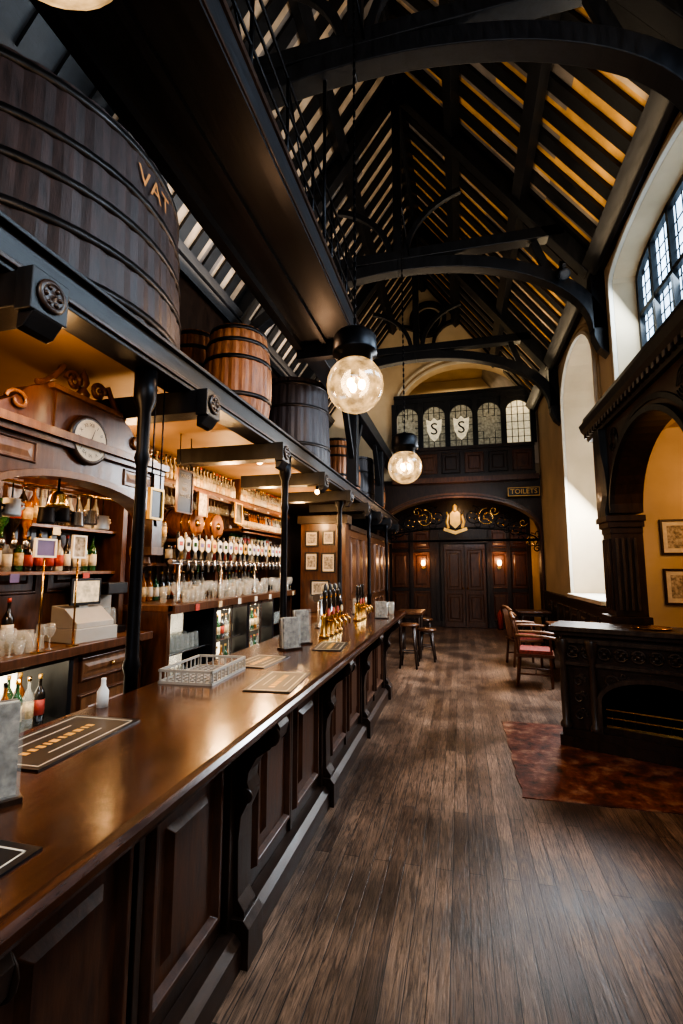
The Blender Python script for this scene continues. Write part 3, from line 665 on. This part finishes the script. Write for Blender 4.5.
for i in range(22):
    y=1.5+i*.072; 
    if y>2.72: break
    for x in (-2.68,-2.77,-2.86): 
        if random.random()<.8:
            if random.random()<.7: pint(G,x+random.uniform(-.01,.01),y,1.062,random.choice((.09,.12,.14)),.034,inv=random.random()<.5)
            else: wine(G,x,y,1.062,.9)
y=3.8
while y<6.8:
    for x in (-2.50,-2.68):
        q=random.random()
        if q<.4: pint(G,x,y,1.275,random.choice((.15,.12)))
        elif q<.8: wine(G,x,y,1.275)
    y+=.085
y=3.3
while y<5.3:
    if abs(y-5.2)>.05: wine(G,-2.7,y,2.368,.8,inv=True)
    y+=.075
y=3.82
while y<4.5:
    for z in (.47,.82): 
        for x in (-2.65,-2.78): pint(G,x,y,z,.14,.036,inv=True)
    y+=.085
y=6.2
while y<6.8:
    for z in (.47,.82): pint(G,-2.65,y,z,.14,.036,inv=True)
    y+=.085
G.build()
C=MB('shelf_price_cards')
for i in range(12):
    y=-.3+i*.32; z=random.choice((1.50,1.85)); C.box(-2.975,-2.97,y,y+.07,z,z+.06,random.choice([PAPER,PAPER,PURP,LABR,GOLD]))
for i in range(14):
    y=3.8+i*.22; C.box(-2.425,-2.42,y,y+.07,1.2,1.26,random.choice([PAPER,LAB,LABR])) if i%2 else C.box(-2.565,-2.56,y,y+.06,2.35,2.40,random.choice([PAPER,LAB]))
C.build()
for i in range(3):
    g=MB('pint_glass'); pint(g,-.93+.06*i,5.5+.08*i,1.052,.15,.04); g.build()
T=MB('beer_tap_row'); T.cyl((-2.60,3.85,1.66),.026,2.9,STEEL,'y',12) 
y=3.93; i=0
while y<6.7:
    T.tube([(-2.60,y,1.66),(-2.54,y,1.67),(-2.53,y,1.58)],.012,STEEL,6)
    T.lathe([(.008,0),(.020,.07),(.018,.22),(.012,.26),(.0001,.27)],(-2.58,y,1.68),[BLKP,GWHT,GDRK,BLKP][i%4],10)
    cm=[WHITE,PAPER,WHITE,LAB,WHITE,GOLD][i%6]; zz=1.83
    T.prism([(y-.042,zz-.05),(y,zz-.075),(y+.042,zz-.05),(y+.046,zz+.04),(y,zz+.07),(y-.046,zz+.04)],'x',-2.555,-2.543,cm)
    T.prism([(y-.026,zz-.02),(y+.026,zz-.02),(y+.026,zz+.02),(y-.026,zz+.02)],'x',-2.543,-2.540,[LABR,BLKP,GGRN,PURP,LABR][i%5]); y+=.125; i+=1
for y in (3.99,4.8,5.7,6.6): T.lathe([(.035,0),(.02,.03),(.02,.38)],(-2.60,y,1.273),STEEL,12)
T.build()
def cask(y):
    v=MB('spirit_cask'); n=8; r=.16; hh=.36; zc=2.06; x0=-2.98
    v.lathe([(r*(.82+.18*math.sin(pi*i/n)),hh*i/n) for i in range(n+1)],(x0,y,zc),BARREL,20,'x')
    for t in (.04,.25,.75,.96): rr=r*(.82+.18*math.sin(pi*t))+.004; v.lathe([(rr-.01,-.01),(rr,-.01),(rr,.01),(rr-.01,.01)],(x0+hh*t,y,zc),BRASS,20,'x')
    v.lathe([(.04,0),(.04,.01),(.0001,.012)],(-2.62,y,zc),BRASS,12,'x'); v.cyl((-2.62,y,zc-.1),.008,.05,BRASS,'x')
    for sx in (.06,.28): v.box(x0+sx,x0+sx+.03,y-.1,y+.1,1.89,1.93,MAH)
    v.build()
for y in (4.32,4.75): cask(y)
# ---- clock pediment arch
C=MB('clock_pediment'); cx=2.0; x0,x1=-1.98,-1.88
A=ell(cx+.0,1.86,.60,.22,0,pi,20)
C.band(A,[(p[0],2.24) for p in A],'x',x0,x1,MAH)
A2=ell(cx,1.86,.60,.22,0,pi,20);B2=ell(cx,1.86,.565,.185,0,pi,20); C.band(A2,B2,'x',x0-.02,x1+.02,MAHL)
C.box(x0-.03,x1+.05,cx-.66,cx+.66,2.22,2.26,MAHL); C.box(x0-.01,x1+.03,cx-.64,cx+.64,2.19,2.22,MAH)
for sg in (-1,1):
    yy=cx+sg*.60; C.box(x0-.02,x1+.02,yy-.05,yy+.05,1.72,2.24,MAH); C.box(x0-.03,x1+.03,yy-.06,yy+.06,1.68,1.73,MAHL); C.lathe([(.0001,-.06),(.03,-.04),(.02,0),(.04,.01)],(-1.93,yy,1.67),MAHL,12)
    P0=[(cx+sg*.62,2.26),(cx+sg*.62,2.29),(cx+sg*.5,2.30),(cx+sg*.42,2.35),(cx+sg*.34,2.43),(cx+sg*.26,2.47),(cx+sg*.2,2.47),(cx+sg*.2,2.26)]
    C.prism(P0,'x',x0+.01,x1-.01,MAH)
    C.tube([(x1,cx+sg*.40+.06*math.cos(t)*sg*(1-t/9),2.34+.05*math.sin(t)*(1-t/9)) for t in [k*.5 for k in range(14)]],.010,MAHL,6)
    C.lathe([(.02,0),(.03,.01),(.012,.03),(.028,.05),(.03,.07),(.0001,.1)],(-1.93,cx+sg*.57,2.29),MAHL,12)
    C.tube([(-1.90,cx+sg*(.085+.05*math.cos(t)*(1-t/11)),2.555+.05*math.sin(t)*(1-t/11)) for t in [k*.45 for k in range(18)]],.014,MAH,6)
    C.tube([(-1.90,cx+sg*(.30-.03*k),2.47+.028*k-.004*k*(5-k)*1.2) for k in range(6)],.016,MAH,6)
    C.panel((x1,cx+sg*.42-.13,2.075),(0,1,0),(1,0,0),.26,.10,MAHL,MAH,d=.01,fr=.012)
C.box(x0+.0,x1+.0,cx-.20,cx+.20,2.24,2.46,MAH); C.box(x0-.02,x1+.02,cx-.24,cx+.24,2.46,2.485,MAHL)
C.lathe([(.03,0),(.035,.02),(.015,.05),(.03,.08),(.02,.12),(.0001,.16)],(-1.92,cx,2.50),MAH,14)
for sg in (-1,1): C.box(-2.9,x0+.02,cx+sg*.60-.04,cx+sg*.60+.04,2.16,2.26,MAH)
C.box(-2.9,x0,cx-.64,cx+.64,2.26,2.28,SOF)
C.build(.003)
K=MB('wall_clock'); cz=2.26; X=-1.875
K.lathe([(.0001,0),(.125,0),(.13,.01),(.127,.02),(.113,.030),(.106,.024)],(X,2.0,cz),DARK,32,'x')
K.cyl((X,2.0,cz),.107,.026,PAPER,'x',36)
for k in range(12):
    a=k*pi/6; rr=.080
    s_=['XII','I','II','III','IIII','V','VI','VII','VIII','IX','X','XI'][k]
    K.text(s_,.028,BLKP,lambda x,y,a=a,rr=rr:(X+.0275,2.0+math.sin(a)*(rr+y)+math.cos(a)*x,cz+math.cos(a)*(rr+y)-math.sin(a)*x))
for (a,l,w_) in ((2.05,.045,.005),(.35,.066,.004)):
    d=Vector((0,math.sin(a),math.cos(a))); n=Vector((0,math.cos(a),-math.sin(a))); o=Vector((X+.029,2.0,cz))
    K.add([o-n*w_-d*.01,o+n*w_-d*.01,o+d*l+n*.001,o+d*l-n*.001],[(0,1,2,3)],BLKP)
K.cyl((X+.026,2.0,cz),.006,.006,BRASS,'x'); K.build(fix=False)
def bell(y,z,r,m,x=-1.95):
    b=MB('brass_bell' if m is BRASS else 'hanging_tankard')
    if m is BRASS: b.lathe([(r,0),(r*.75,r*.35),(r*.6,r*1.1),(r*.35,r*1.4),(.0001,r*1.45)],(x,y,z),m,18); b.tube([(x,y,z+r*1.45),(x,y,z+r*1.45+.1)],.006,IRON)
    else: b.lathe([(r,0),(r*1.05,.01),(r*.9,r*2),(r*.94,r*2.1),(r*.85,r*2.1),(r*.9,.01)],(x,y,z),m,16); b.tube([(x,y+r,z+.03),(x,y+r*1.7,z+.05),(x,y+r*1.6,z+r*1.6),(x,y+r*.9,z+r*1.8)],.007,m); b.tube([(x,y,z+r*2),(x,y,z+r*2+.1)],.004,IRON)
    b.build()
bell(1.90,1.90,.055,BRASS,-1.93)
for i,y in enumerate((1.5,1.6,1.7,1.8,2.0,2.1,2.2,2.3,2.4)): bell(y,1.83+.02*(i%2),.04,random.choice([STEEL,STEEL,WHITE,HOOP]),-2.1)
rr=MB('tankard_rail'); rr.tube([(-2.1,1.42,2.02),(-2.1,2.58,2.02)],.008,BRASS); rr.tube([(-1.93,1.90,2.0),(-1.93,1.90,2.1)],.006,IRON); rr.build()
def sign(name,y,z,w,hh,x,m,fr,txt=None,tm=None,ts=.03,up=None,down=None):
    s=MB(name); s.box(x-.01,x,y-w/2,y+w/2,z,z+hh,m)
    for (a,b,c_,d_) in ((y-w/2-.012,y+w/2+.012,z-.012,z),(y-w/2-.012,y+w/2+.012,z+hh,z+hh+.012),(y-w/2-.012,y-w/2,z,z+hh),(y+w/2,y+w/2+.012,z,z+hh)): s.box(x-.012,x+.008,a,b,c_,d_,fr)
    if txt:
        for i,l in enumerate(txt): s.text(l,ts,tm,lambda a,b,i=i:(x+.003,y+a,z+hh-ts*(1.0+1.2*i)+b))
    if up:
        for q in (-1,1): s.tube([(x-.005,y+q*w*.4,z+hh),(x-.005,y+q*w*.4,up)],.004,IRON,5)
    if down: s.tube([(x-.005,y,z),(x-.005,y,down+.01)],.006,BRASS,6); s.cyl((x-.005,y,down),.04,.01,BRASS)
    s.build()
sign('notice_board',3.42,2.06,.2,.34,-2.2,BLKP,MAHL,['WINES','-----','RED','WHITE'],PAPER,.045,up=2.7)
sign('purple_card_sign',2.52,1.68,.14,.10,-2.63,PURP,WHITE,down=1.062)
sign('price_card',2.80,1.68,.1,.14,-2.63,PAPERB,WHITE,down=1.062)
sign('hanging_menu_sign',2.12,1.86,.09,.14,-1.53,BLKP,GOLD,up=2.6)
sign('framed_notice',4.25,2.13,.16,.22,-2.52,PAPERB,MAHL,up=2.36); sign('framed_notice',5.05,2.13,.16,.22,-2.52,BLKP,GOLD,up=2.36)
t=MB('cash_till'); t.T=Matrix.Translation((-2.78,3.06,1.062))@Matrix.Rotation(-.15,4,'Z')
t.box(-.2,.14,-.18,.18,0,.1,PLAST); t.prism([(-.16,.1),(.12,.1),(.12,.14),(-.02,.24),(-.16,.26)],'y',-.16,.16,PLAST); t.box(-.02,.0,-.13,.13,.26,.46,BLKP)
t.add([(.001,-.11,.28),(.001,.11,.28),(.001,.11,.44),(.001,-.11,.44)],[(0,1,2,3)],SCREEN); t.box(-.08,-.02,-.04,.04,.2,.35,PLAST); t.build(.004)
t=MB('coffee_machine'); t.T=Matrix.Translation((-2.95,3.42,1.062)); t.box(-.16,.16,-.12,.12,0,.06,BLKP); t.box(-.16,0,-.12,.12,.06,.4,PLAST); t.box(-.16,.16,-.12,.12,.32,.42,BLKP); t.lathe([(.05,0),(.06,.02),(.05,.14),(.035,.15)],(.08,0,.06),GCL,14); t.build(.01)
s=MB('sauce_bottle'); s.lathe([(.022,0),(.022,.06),(.010,.08),(.009,.10),(.010,.11)],(-1.40,1.66,1.052),WHITE,12); s.build()
s=MB('fruit_tray'); s.lathe([(.10,0),(.14,.03),(.135,.03),(.095,.008),(.0001,.008)],(-2.74,1.3,1.066),STEEL,20)
for i in range(7): s.sph((-2.74+.05*math.cos(i),1.3+.05*math.sin(i),1.10),.03,random.choice([GGRN,LAB,LABR]),8)
s.build()
# ------------------------------------------------------------------ end cabinet and booths
c=MB('panelled_snug_booth')
c.box(-2.4,-1.68,6.95,7.15,0,2.41,MAH); c.box(-2.45,-1.64,6.92,7.2,2.28,2.41,DARK); c.box(-1.76,-1.68,7.15,YF-.02,0,2.2,MAH) ; c.box(-1.78,-1.64,7.15,YF-.02,2.2,2.28,DARK); c.box(-1.78,-1.65,7.15,YF-.02,0,.14,DARK)
for k in range(2): c.panel((-2.36+k*.34,6.95,.15),(1,0,0),(0,-1,0),.31,.8,MAHL,MAH)
y=7.2
while y<YF-.6:
    c.panel((-1.68,y,.2),(0,1,0),(1,0,0),.5,.8,MAH); c.panel((-1.68,y,1.1),(0,1,0),(1,0,0),.5,1.0,MAH); y+=.56
c.build(.004)
def frame_y(name,x,z,w,hh,y,pic=PAPERB,fm=DARK,mt=PAPER):
    s=MB(name); 
    s.box(x-w/2,x+w/2,y-.012,y-.002,z,z+hh,mt); s.box(x-w/2+w*.10,x+w/2-w*.10,y-.014,y-.012,z+hh*.14,z+hh*.86,pic)
    f=.022
    for (a,b,c_,d_) in ((x-w/2-f,x+w/2+f,z-f,z),(x-w/2-f,x+w/2+f,z+hh,z+hh+f),(x-w/2-f,x-w/2,z,z+hh),(x+w/2,x+w/2+f,z,z+hh)): s.box(a,b,y-.025,y,c_,d_,fm)
    s.build(.003)
for (x,z,w,hh) in ((-2.22,1.95,.17,.2),(-1.95,1.97,.15,.18),(-2.22,1.58,.17,.24),(-1.95,1.55,.18,.26),(-2.08,1.2,.26,.2)): frame_y('framed_print',x,z,w,hh,6.948,fm=BLKP)
for (x,z) in ((2.44,1.77),(2.44,1.22),(3.1,1.77),(3.1,1.22)): frame_y('framed_picture',x,z,.46,.35,5.998)
# ------------------------------------------------------------------ oak arch screen on right
o=MB('oak_arch_screen'); X0,X1=1.47,1.79; XU=1.845
ya,yb=3.45,5.25
A=ell((ya+yb)/2,2.15,(yb-ya)/2,.72,0,pi,24); o.band(A,[(p[0],3.1) for p in A],'x',X0+.06,X1,DARK)
for d in (0,.09):
    A=ell((ya+yb)/2,2.15,(yb-ya)/2+d,.72+d,0,pi,24);B_=ell((ya+yb)/2,2.15,(yb-ya)/2+d+.05,.77+d,0,pi,24); o.band(A,B_,'x',X0+.02+d*.3,X0+.07,BLK)
o.box(X0+.06,X1,yb,yb+.62,2.15,3.1,DARK); o.box(X0+.06,X1,ya-.4,ya,2.15,3.1,DARK)
o.prism([(X0+.1,3.06),(X0+.02,3.06),(X0,3.12),(X0-.05,3.18),(X0-.07,3.25),(X0-.03,3.27),(X0-.02,3.34),(XU,3.34)],'y',2.7,yb+.66,BLK)
y=2.72
while y<yb+.62: o.box(X0-.03,X0+.03,y,y+.05,3.09,3.14,DARK); y+=.1
for yy in (yb+.04,ya-.36):
    o.box(X0,X1,yy,yy+.32,0,1.05,DARK); o.box(X0-.03,X1+.02,yy-.02,yy+.34,1.05,1.12,DARK); o.box(X0-.02,X1+.01,yy-.02,yy+.34,0,.14,DARK)
    o.box(X0+.03,X1,yy+.02,yy+.30,1.12,1.98,DARK)
    for k in range(5): o.box(X0+.01,X0+.03,yy+.045+.052*k,yy+.07+.052*k,1.18,1.9,DARK)
    for k in range(4): o.box(X0+.06+.055*k,X0+.085+.055*k,yy+.0,yy+.02,1.18,1.9,CARV)
    for k,z in enumerate((1.95,2.01,2.07)): o.box(X0+.02-.02*k,X1+.01*k,yy+.01-.02*k,yy+.31+.02*k,z,z+.06,DARK)
    A=[(X0+.06,2.13),(X0-.0,2.13),(X0-.0,2.2),(X0+.03,2.35),(X0+.02,2.6),(X0-.01,2.8),(X0-.02,3.06),(X0+.06,3.06)]
    o.prism(A,'y',yy+.06,yy+.26,BLK)
for k in range(3):
    for yq,s_ in ((yb-.12,1),(ya+.12,-1)):
        o.tube([(X0+.055,yq+(.12-.03*k)*math.cos(t),2.88+(.12-.03*k)*math.sin(t)) for t in [j*.5 for j in range(13)]],.008,BLK,5)
o.build(.004)
# ------------------------------------------------------------------ fireplace
F=MB('carved_fireplace'); ang=math.atan2(-.31,.81)
F.T=Matrix.Translation((.90,4.86,.007))@Matrix.Rotation(ang,4,'Z')
W=1.22; D=.42
op0,op1,oz0,oz1=.30,1.12,.22,.62
F.box(0,W,.02,D,0,.2,DARK); F.box(0,op0,.02,D,.2,.98,DARK); F.box(op1,W,.02,D,.2,.98,DARK); F.box(op0,op1,.02,D,oz1,.98,DARK); F.box(op0,op1,.36,D,.2,oz1,IRON)
F.box(-.06,W+.02,-.05,D+.02,.98,1.02,DARK); F.box(-.1,W+.04,-.09,D+.03,1.02,1.06,CARV); F.box(-.05,W+.02,-.04,D,.0,.09,DARK); F.box(-.03,W+.02,-.02,D,.09,.15,DARK)
for x in (.0,.24,W-.05):
    F.lathe([(.05,0),(.05,.03),(.03,.06),(.035,.3),(.028,.6),(.045,.66),(.055,.72),(.055,.78)],(x,.0,.16),CARV,14)
A=ell((op0+op1)/2,.42,(op1-op0)/2,.20,0,pi,20);B_=ell((op0+op1)/2,.42,(op1-op0)/2+.04,.24,0,pi,20); F.band(A,B_,'y',-.03,.02,CARV); F.band(A,[(p[0],.64) for p in A],'y',.0,.03,DARK)
for x in (op0,op1): F.box(x-.04 if x==op0 else x,x if x==op0 else x+.04,-.03,.02,.15,.42,CARV)
x=.08
while x<W-.05:
    F.tube([(x+.05*math.cos(t),-.0,.83+.05*math.sin(t)) for t in [j*pi/8 for j in range(17)]],.010,CARV,5); F.sph((x,-.0,.83),.02,CARV,8)
    for s_ in (0,1,2,3): a=pi/4+s_*pi/2; F.sph((x+.032*math.cos(a),.0,.83+.032*math.sin(a)),.012,CARV,6)
    x+=.13
F.box(0,W,-.02,.02,.91,.95,CARV); F.box(0,W,-.015,.02,.71,.74,CARV)
for z in (.27,.42,.57): 
    F.tube(spiral((.12,z),.055,1.3,1,.01),.010,CARV,5); F.tube(spiral((.15,z+.05),.03,1.1,-1,.01),.008,CARV,5)
# spandrel foliage
for sg,xx in ((1,op0+.08),(-1,op1-.08)):
    F.tube(spiral((xx,.60),.06,1.3,sg,-.005),.009,CARV,5); F.tube(spiral((xx+sg*.10,.655),.035,1.2,-sg,-.005),.007,CARV,5)
for k in range(4): F.prism([(-.03+.0,0),(0,0)],'y',0,0,CARV) if False else None
for i in range(9): F.box(op0+.06+i*.085,op0+.072+i*.085,.06,.075,.2,.34,HOOP)
for z in (.2,.27,.34): F.box(op0+.02,op1-.02,.055,.08,z,z+.013,BRASS)
F.panel((0,.40,.25),(0,-1,0),(-1,0,0),.34,.26,CARV,CARV); F.panel((0,.40,.56),(0,-1,0),(-1,0,0),.34,.26,CARV,CARV)
F.build(.004)
p=MB('brass_tray'); p.lathe([(.13,0),(.16,.012),(.155,.014),(.12,.005),(.0001,.005)],(1.62,4.78,1.068),BRASS,24); p.build()
# ------------------------------------------------------------------ chairs/table right
def chair(loc,rot):
    c=MB('captain_chair')
    for (x,y) in ((-.2,-.2),(.2,-.2)): c.lathe([(.018,0),(.022,.1),(.016,.2),(.026,.3),(.02,.43)],(x,y,0),MAH,10); c.tube([(x,y,.43),(x*1.12,y,.66)],.014,MAH)
    for x in (-.19,.19): c.tube([(x*1.05,.24,0),(x,.2,.44),(x*1.02,.24,.7),(x,.29,.92)],.02,MAH)
    c.box(-.24,.24,-.24,.24,.40,.44,MAH)
    c.prism([(-.22,-.22),(.22,-.22),(.23,.2),(-.23,.2)],'z',.44,.49,RED)
    c.box(-.2,.2,-.01,.01,.17,.19,DARK); 
    for x in (-.2,.2): c.tube([(x,-.2,.17),(x,.22,.17)],.012,MAH)
    for x in (-.22,.22): c.tube([(x*1.05,-.26,.66),(x*1.1,-.1,.68),(x,.24,.68)],.022,MAHL)
    c.tube([(-.22,.26,.90),(-.1,.30,.95),(.1,.30,.95),(.22,.26,.90)],.028,MAHL)
    for k in range(6): c.tube([(-.15+.06*k,.22,.44),(-.15+.06*k,.29,.92)],.009,MAH)
    return c.build(.004,loc=loc,rot=rot)
chair((.98,7.2,0),pi/2-.15); chair((1.0,8.55,0),pi/2+.2)
def table(x,y,w,d,hh,name='pub_table'):
    t=MB(name); t.box(-w/2,w/2,-d/2,d/2,hh-.035,hh,MAH); t.box(-w/2+.05,w/2-.05,-d/2+.05,d/2-.05,hh-.1,hh-.035,DARK)
    for sx in (-1,1):
        for sy in (-1,1): t.lathe([(.025,0),(.03,.05),(.02,.1),(.032,.3),(.024,.5),(.035,hh-.1)],(sx*(w/2-.08),sy*(d/2-.08),0),DARK,12)
    return t.build(.004,loc=(x,y,0))
table(1.53,7.9,.42,1.1,.74)
table(-.95,9.3,.5,.8,.78)
def stool(x,y,hh=.62):
    t=MB('bar_stool'); t.lathe([(.0001,hh-.045),(.15,hh-.045),(.165,hh-.03),(.165,hh-.01),(.15,hh),(.0001,hh)],(0,0,0),MAH,20)
    for k in range(4):
        a=pi/4+k*pi/2; t.tube([(.19*math.cos(a),.19*math.sin(a),0),(.11*math.cos(a),.11*math.sin(a),hh-.04)],.017,DARK)
    t.tube([(.155*math.cos(a),.155*math.sin(a),.25) for a in [pi/4+j*pi/2 for j in range(5)]],.011,DARK,6); t.build(loc=(x,y,0))
stool(-.85,7.9,.7); stool(-.6,8.55,.55); stool(-.75,10.2,.55)
table(1.4,10.4,.6,.6,.74)
e=MB('fire_extinguisher'); e.lathe([(.07,.02),(.07,.38),(.05,.44),(.02,.46),(.02,.5)],(.98,YR-.25,0),LABR,16); e.cyl((.98,YR-.25,0),.072,.02,BLKP); e.tube([(.98,YR-.25,.5),(1.05,YR-.29,.5),(1.07,YR-.31,.3)],.012,BLKP); e.build()
# ------------------------------------------------------------------ globe pendants
def pendant(x,y,z,ztop):
    em=bpy.data.objects.new('globe_pendant_lamp',None); S.collection.objects.link(em); em.location=(x,y,z)
    g=MB('glass_globe'); g.sph((0,0,0),.19,GLOBE,32); g.build(parent=em)
    k=MB('lamp_fitting'); k.lathe([(.10,.15),(.115,.16),(.115,.2),(.15,.21),(.15,.23),(.145,.33),(.12,.36),(.03,.37),(.02,.4),(.0001,.4)],(0,0,0),IRON,20)
    zz=.4; i=0
    while zz<ztop-z:
        if i%2: k.box(-.009,.009,-.003,.003,zz,zz+.04,IRON)
        else: k.box(-.003,.003,-.009,.009,zz,zz+.04,IRON)
        zz+=.034; i+=1
    k.tube([(0,0,.15),(0,0,.06)],.03,IRON); k.build(parent=em)
    b=MB('bulb'); 
    for a in range(3): b.sph((.045*math.cos(a*2.1),.045*math.sin(a*2.1),.0),.026,BULB,10,1.4); b.tube([(0,0,.08),(.045*math.cos(a*2.1),.045*math.sin(a*2.1),.03)],.01,BRASS)
    b.build(parent=em)
    l=bpy.data.lights.new('globe_light','POINT'); l.energy=34; l.color=(1,.66,.34); l.shadow_soft_size=.12
    lo=bpy.data.objects.new('globe_light',l); S.collection.objects.link(lo); lo.parent=em; lo.location=(0,0,-.02)
pendant(-.645,2.94,2.81,5.9); pendant(-.567,5.17,2.72,5.9); pendant(-.76,.60,2.96,5.9)
h=MB('pendant_hanger_bars'); 
for (x,y) in ((-.645,2.94),(-.567,5.17)): h.tube([(x,y-.0,5.92),(x,min(TR,key=lambda q:abs(q-y)),5.92)],.012,IRON,6)
h.build()
# ------------------------------------------------------------------ lights
def area(name,loc,size,sy,energy,col,direction):
    l=bpy.data.lights.new(name,'AREA'); l.shape='RECTANGLE'; l.size=size; l.size_y=sy; l.energy=energy; l.color=col
    o=bpy.data.objects.new(name,l); S.collection.objects.link(o); o.location=loc; o.rotation_euler=Vector(direction).to_track_quat('-Z','Y').to_euler(); return o
cool=(.68,.84,1.0)
area('daylight_window_1',(XR+.22,4.75,4.5),2.0,1.0,90,cool,(-1,0,-.55))
area('unseen_bay_fill',(XR+.22,2.0,4.5),2.0,1.0,150,cool,(-1,0,-.75))  # added daylight at the out-of-view bay, for the foreground floor
area('daylight_window_3',(XR+.55,7.72,2.7),1.7,2.4,420,(.86,.93,1),(-1,-.2,-.8))
area('foreground_fill',(0.7,YB+.1,3.4),3.2,2.6,190,(.76,.87,1.0),(0.05,1,-.35))  # added fill behind the camera; the back wall has no opening
area('gallery_light',(0,12.6,6.6),1.2,.8,45,(1,.82,.55),(0,.2,-1))
def pt(name,loc,e,col=(1,.60,.28),r=.06):
    l=bpy.data.lights.new(name,'POINT'); l.energy=e; l.color=col; l.shadow_soft_size=r
    o=bpy.data.objects.new(name,l); S.collection.objects.link(o); o.location=loc
for i,(x,y,z,e) in enumerate(((-2.35,1.3,2.0,13),(-2.5,2.1,2.1,13),(-2.4,3.0,2.3,16),(-2.2,4.2,2.3,22),(-2.2,5.2,2.3,22),(-2.2,6.3,2.3,17),(-2.3,.3,2.2,10))):
    pt('bar_downlight',(x,y,z),e)
for y in (1.55,2.9,4.3): pt('bar_front_fill',(-1.66,y,2.42),6)  # added warm points without fittings, brighten pediment, clock and counter
for y in (1.9,2.55): pt('fridge_light',(-2.75,y,.93),2.5,(1,.85,.6),.03)
for y in (4.9,5.75): pt('fridge_light',(-2.58,y,1.12),3.0,(1,.85,.6),.03)
for x in (-1.0,1.02): pt('sconce_light',(x,YR-.3,1.8),9,(1,.5,.22))
pt('recess_fill',(0,11.0,3.1),12,(1,.66,.38)); pt('recess_fill',(0,12.6,3.3),8,(1,.6,.3)); pt('alcove_light',(2.9,4.6,2.7),42,(1,.60,.30),.15)  # the recess pair is added fill to brighten the scrollwork
for y,e in ((-.9,8),(2.0,13),(4.8,15),(7.65,13),(10.3,14)):  # added upward fill in place of daylight bounced onto the roof
    area('roof_bounce_fill',(XR-.3,y,5.2),2.0,.2,e,(1,.76,.46),(-.35,0,1))
    area('roof_bounce_fill',(XL+.35,y,5.2),2.0,.2,e*.8 if y>4 else 2,(1,.78,.58),(.35,0,1))
    area('roof_bounce_fill',(XC,y,5.0),2.0,.3,e,(1,.78,.52),(.0,0,1))
pt('vat_spot',(-1.2,2.9,3.3),6,(1,.6,.35)); pt('vat_spot',(-1.4,4.8,3.5),9,(1,.6,.35))
s=MB('bar_spot_bulb'); 
for (x,y,z) in ((-1.66,3.7,2.52),(-1.66,5.4,2.52)): s.sph((x,y,z),.03,BULBS,12); s.cyl((x,y,z+.02),.02,.06,IRON)
s.build()
w=bpy.data.worlds.new('sky'); S.world=w; w.use_nodes=True; w.node_tree.nodes['Background'].inputs[0].default_value=(.5,.65,.9,1); w.node_tree.nodes['Background'].inputs[1].default_value=.4
# ------------------------------------------------------------------ camera
a=math.radians(14.1);p=math.radians(6.8)
F_=Vector((-math.sin(a)*math.cos(p),math.cos(a)*math.cos(p),math.sin(p))); R_=Vector((math.cos(a),math.sin(a),0)); U_=R_.cross(F_)
cam=bpy.data.cameras.new('camera'); co=bpy.data.objects.new('camera',cam); S.collection.objects.link(co)
M=Matrix((R_,U_,-F_)).transposed().to_4x4(); M.translation=Vector((0,0,1.6)); co.matrix_world=M
cam.sensor_fit='VERTICAL'; cam.sensor_height=36; cam.sensor_width=24; cam.lens=470/1024*36; cam.clip_start=.02
S.camera=co
S.view_settings.view_transform='AgX'; S.view_settings.look='AgX - High Contrast'; S.view_settings.exposure=.3
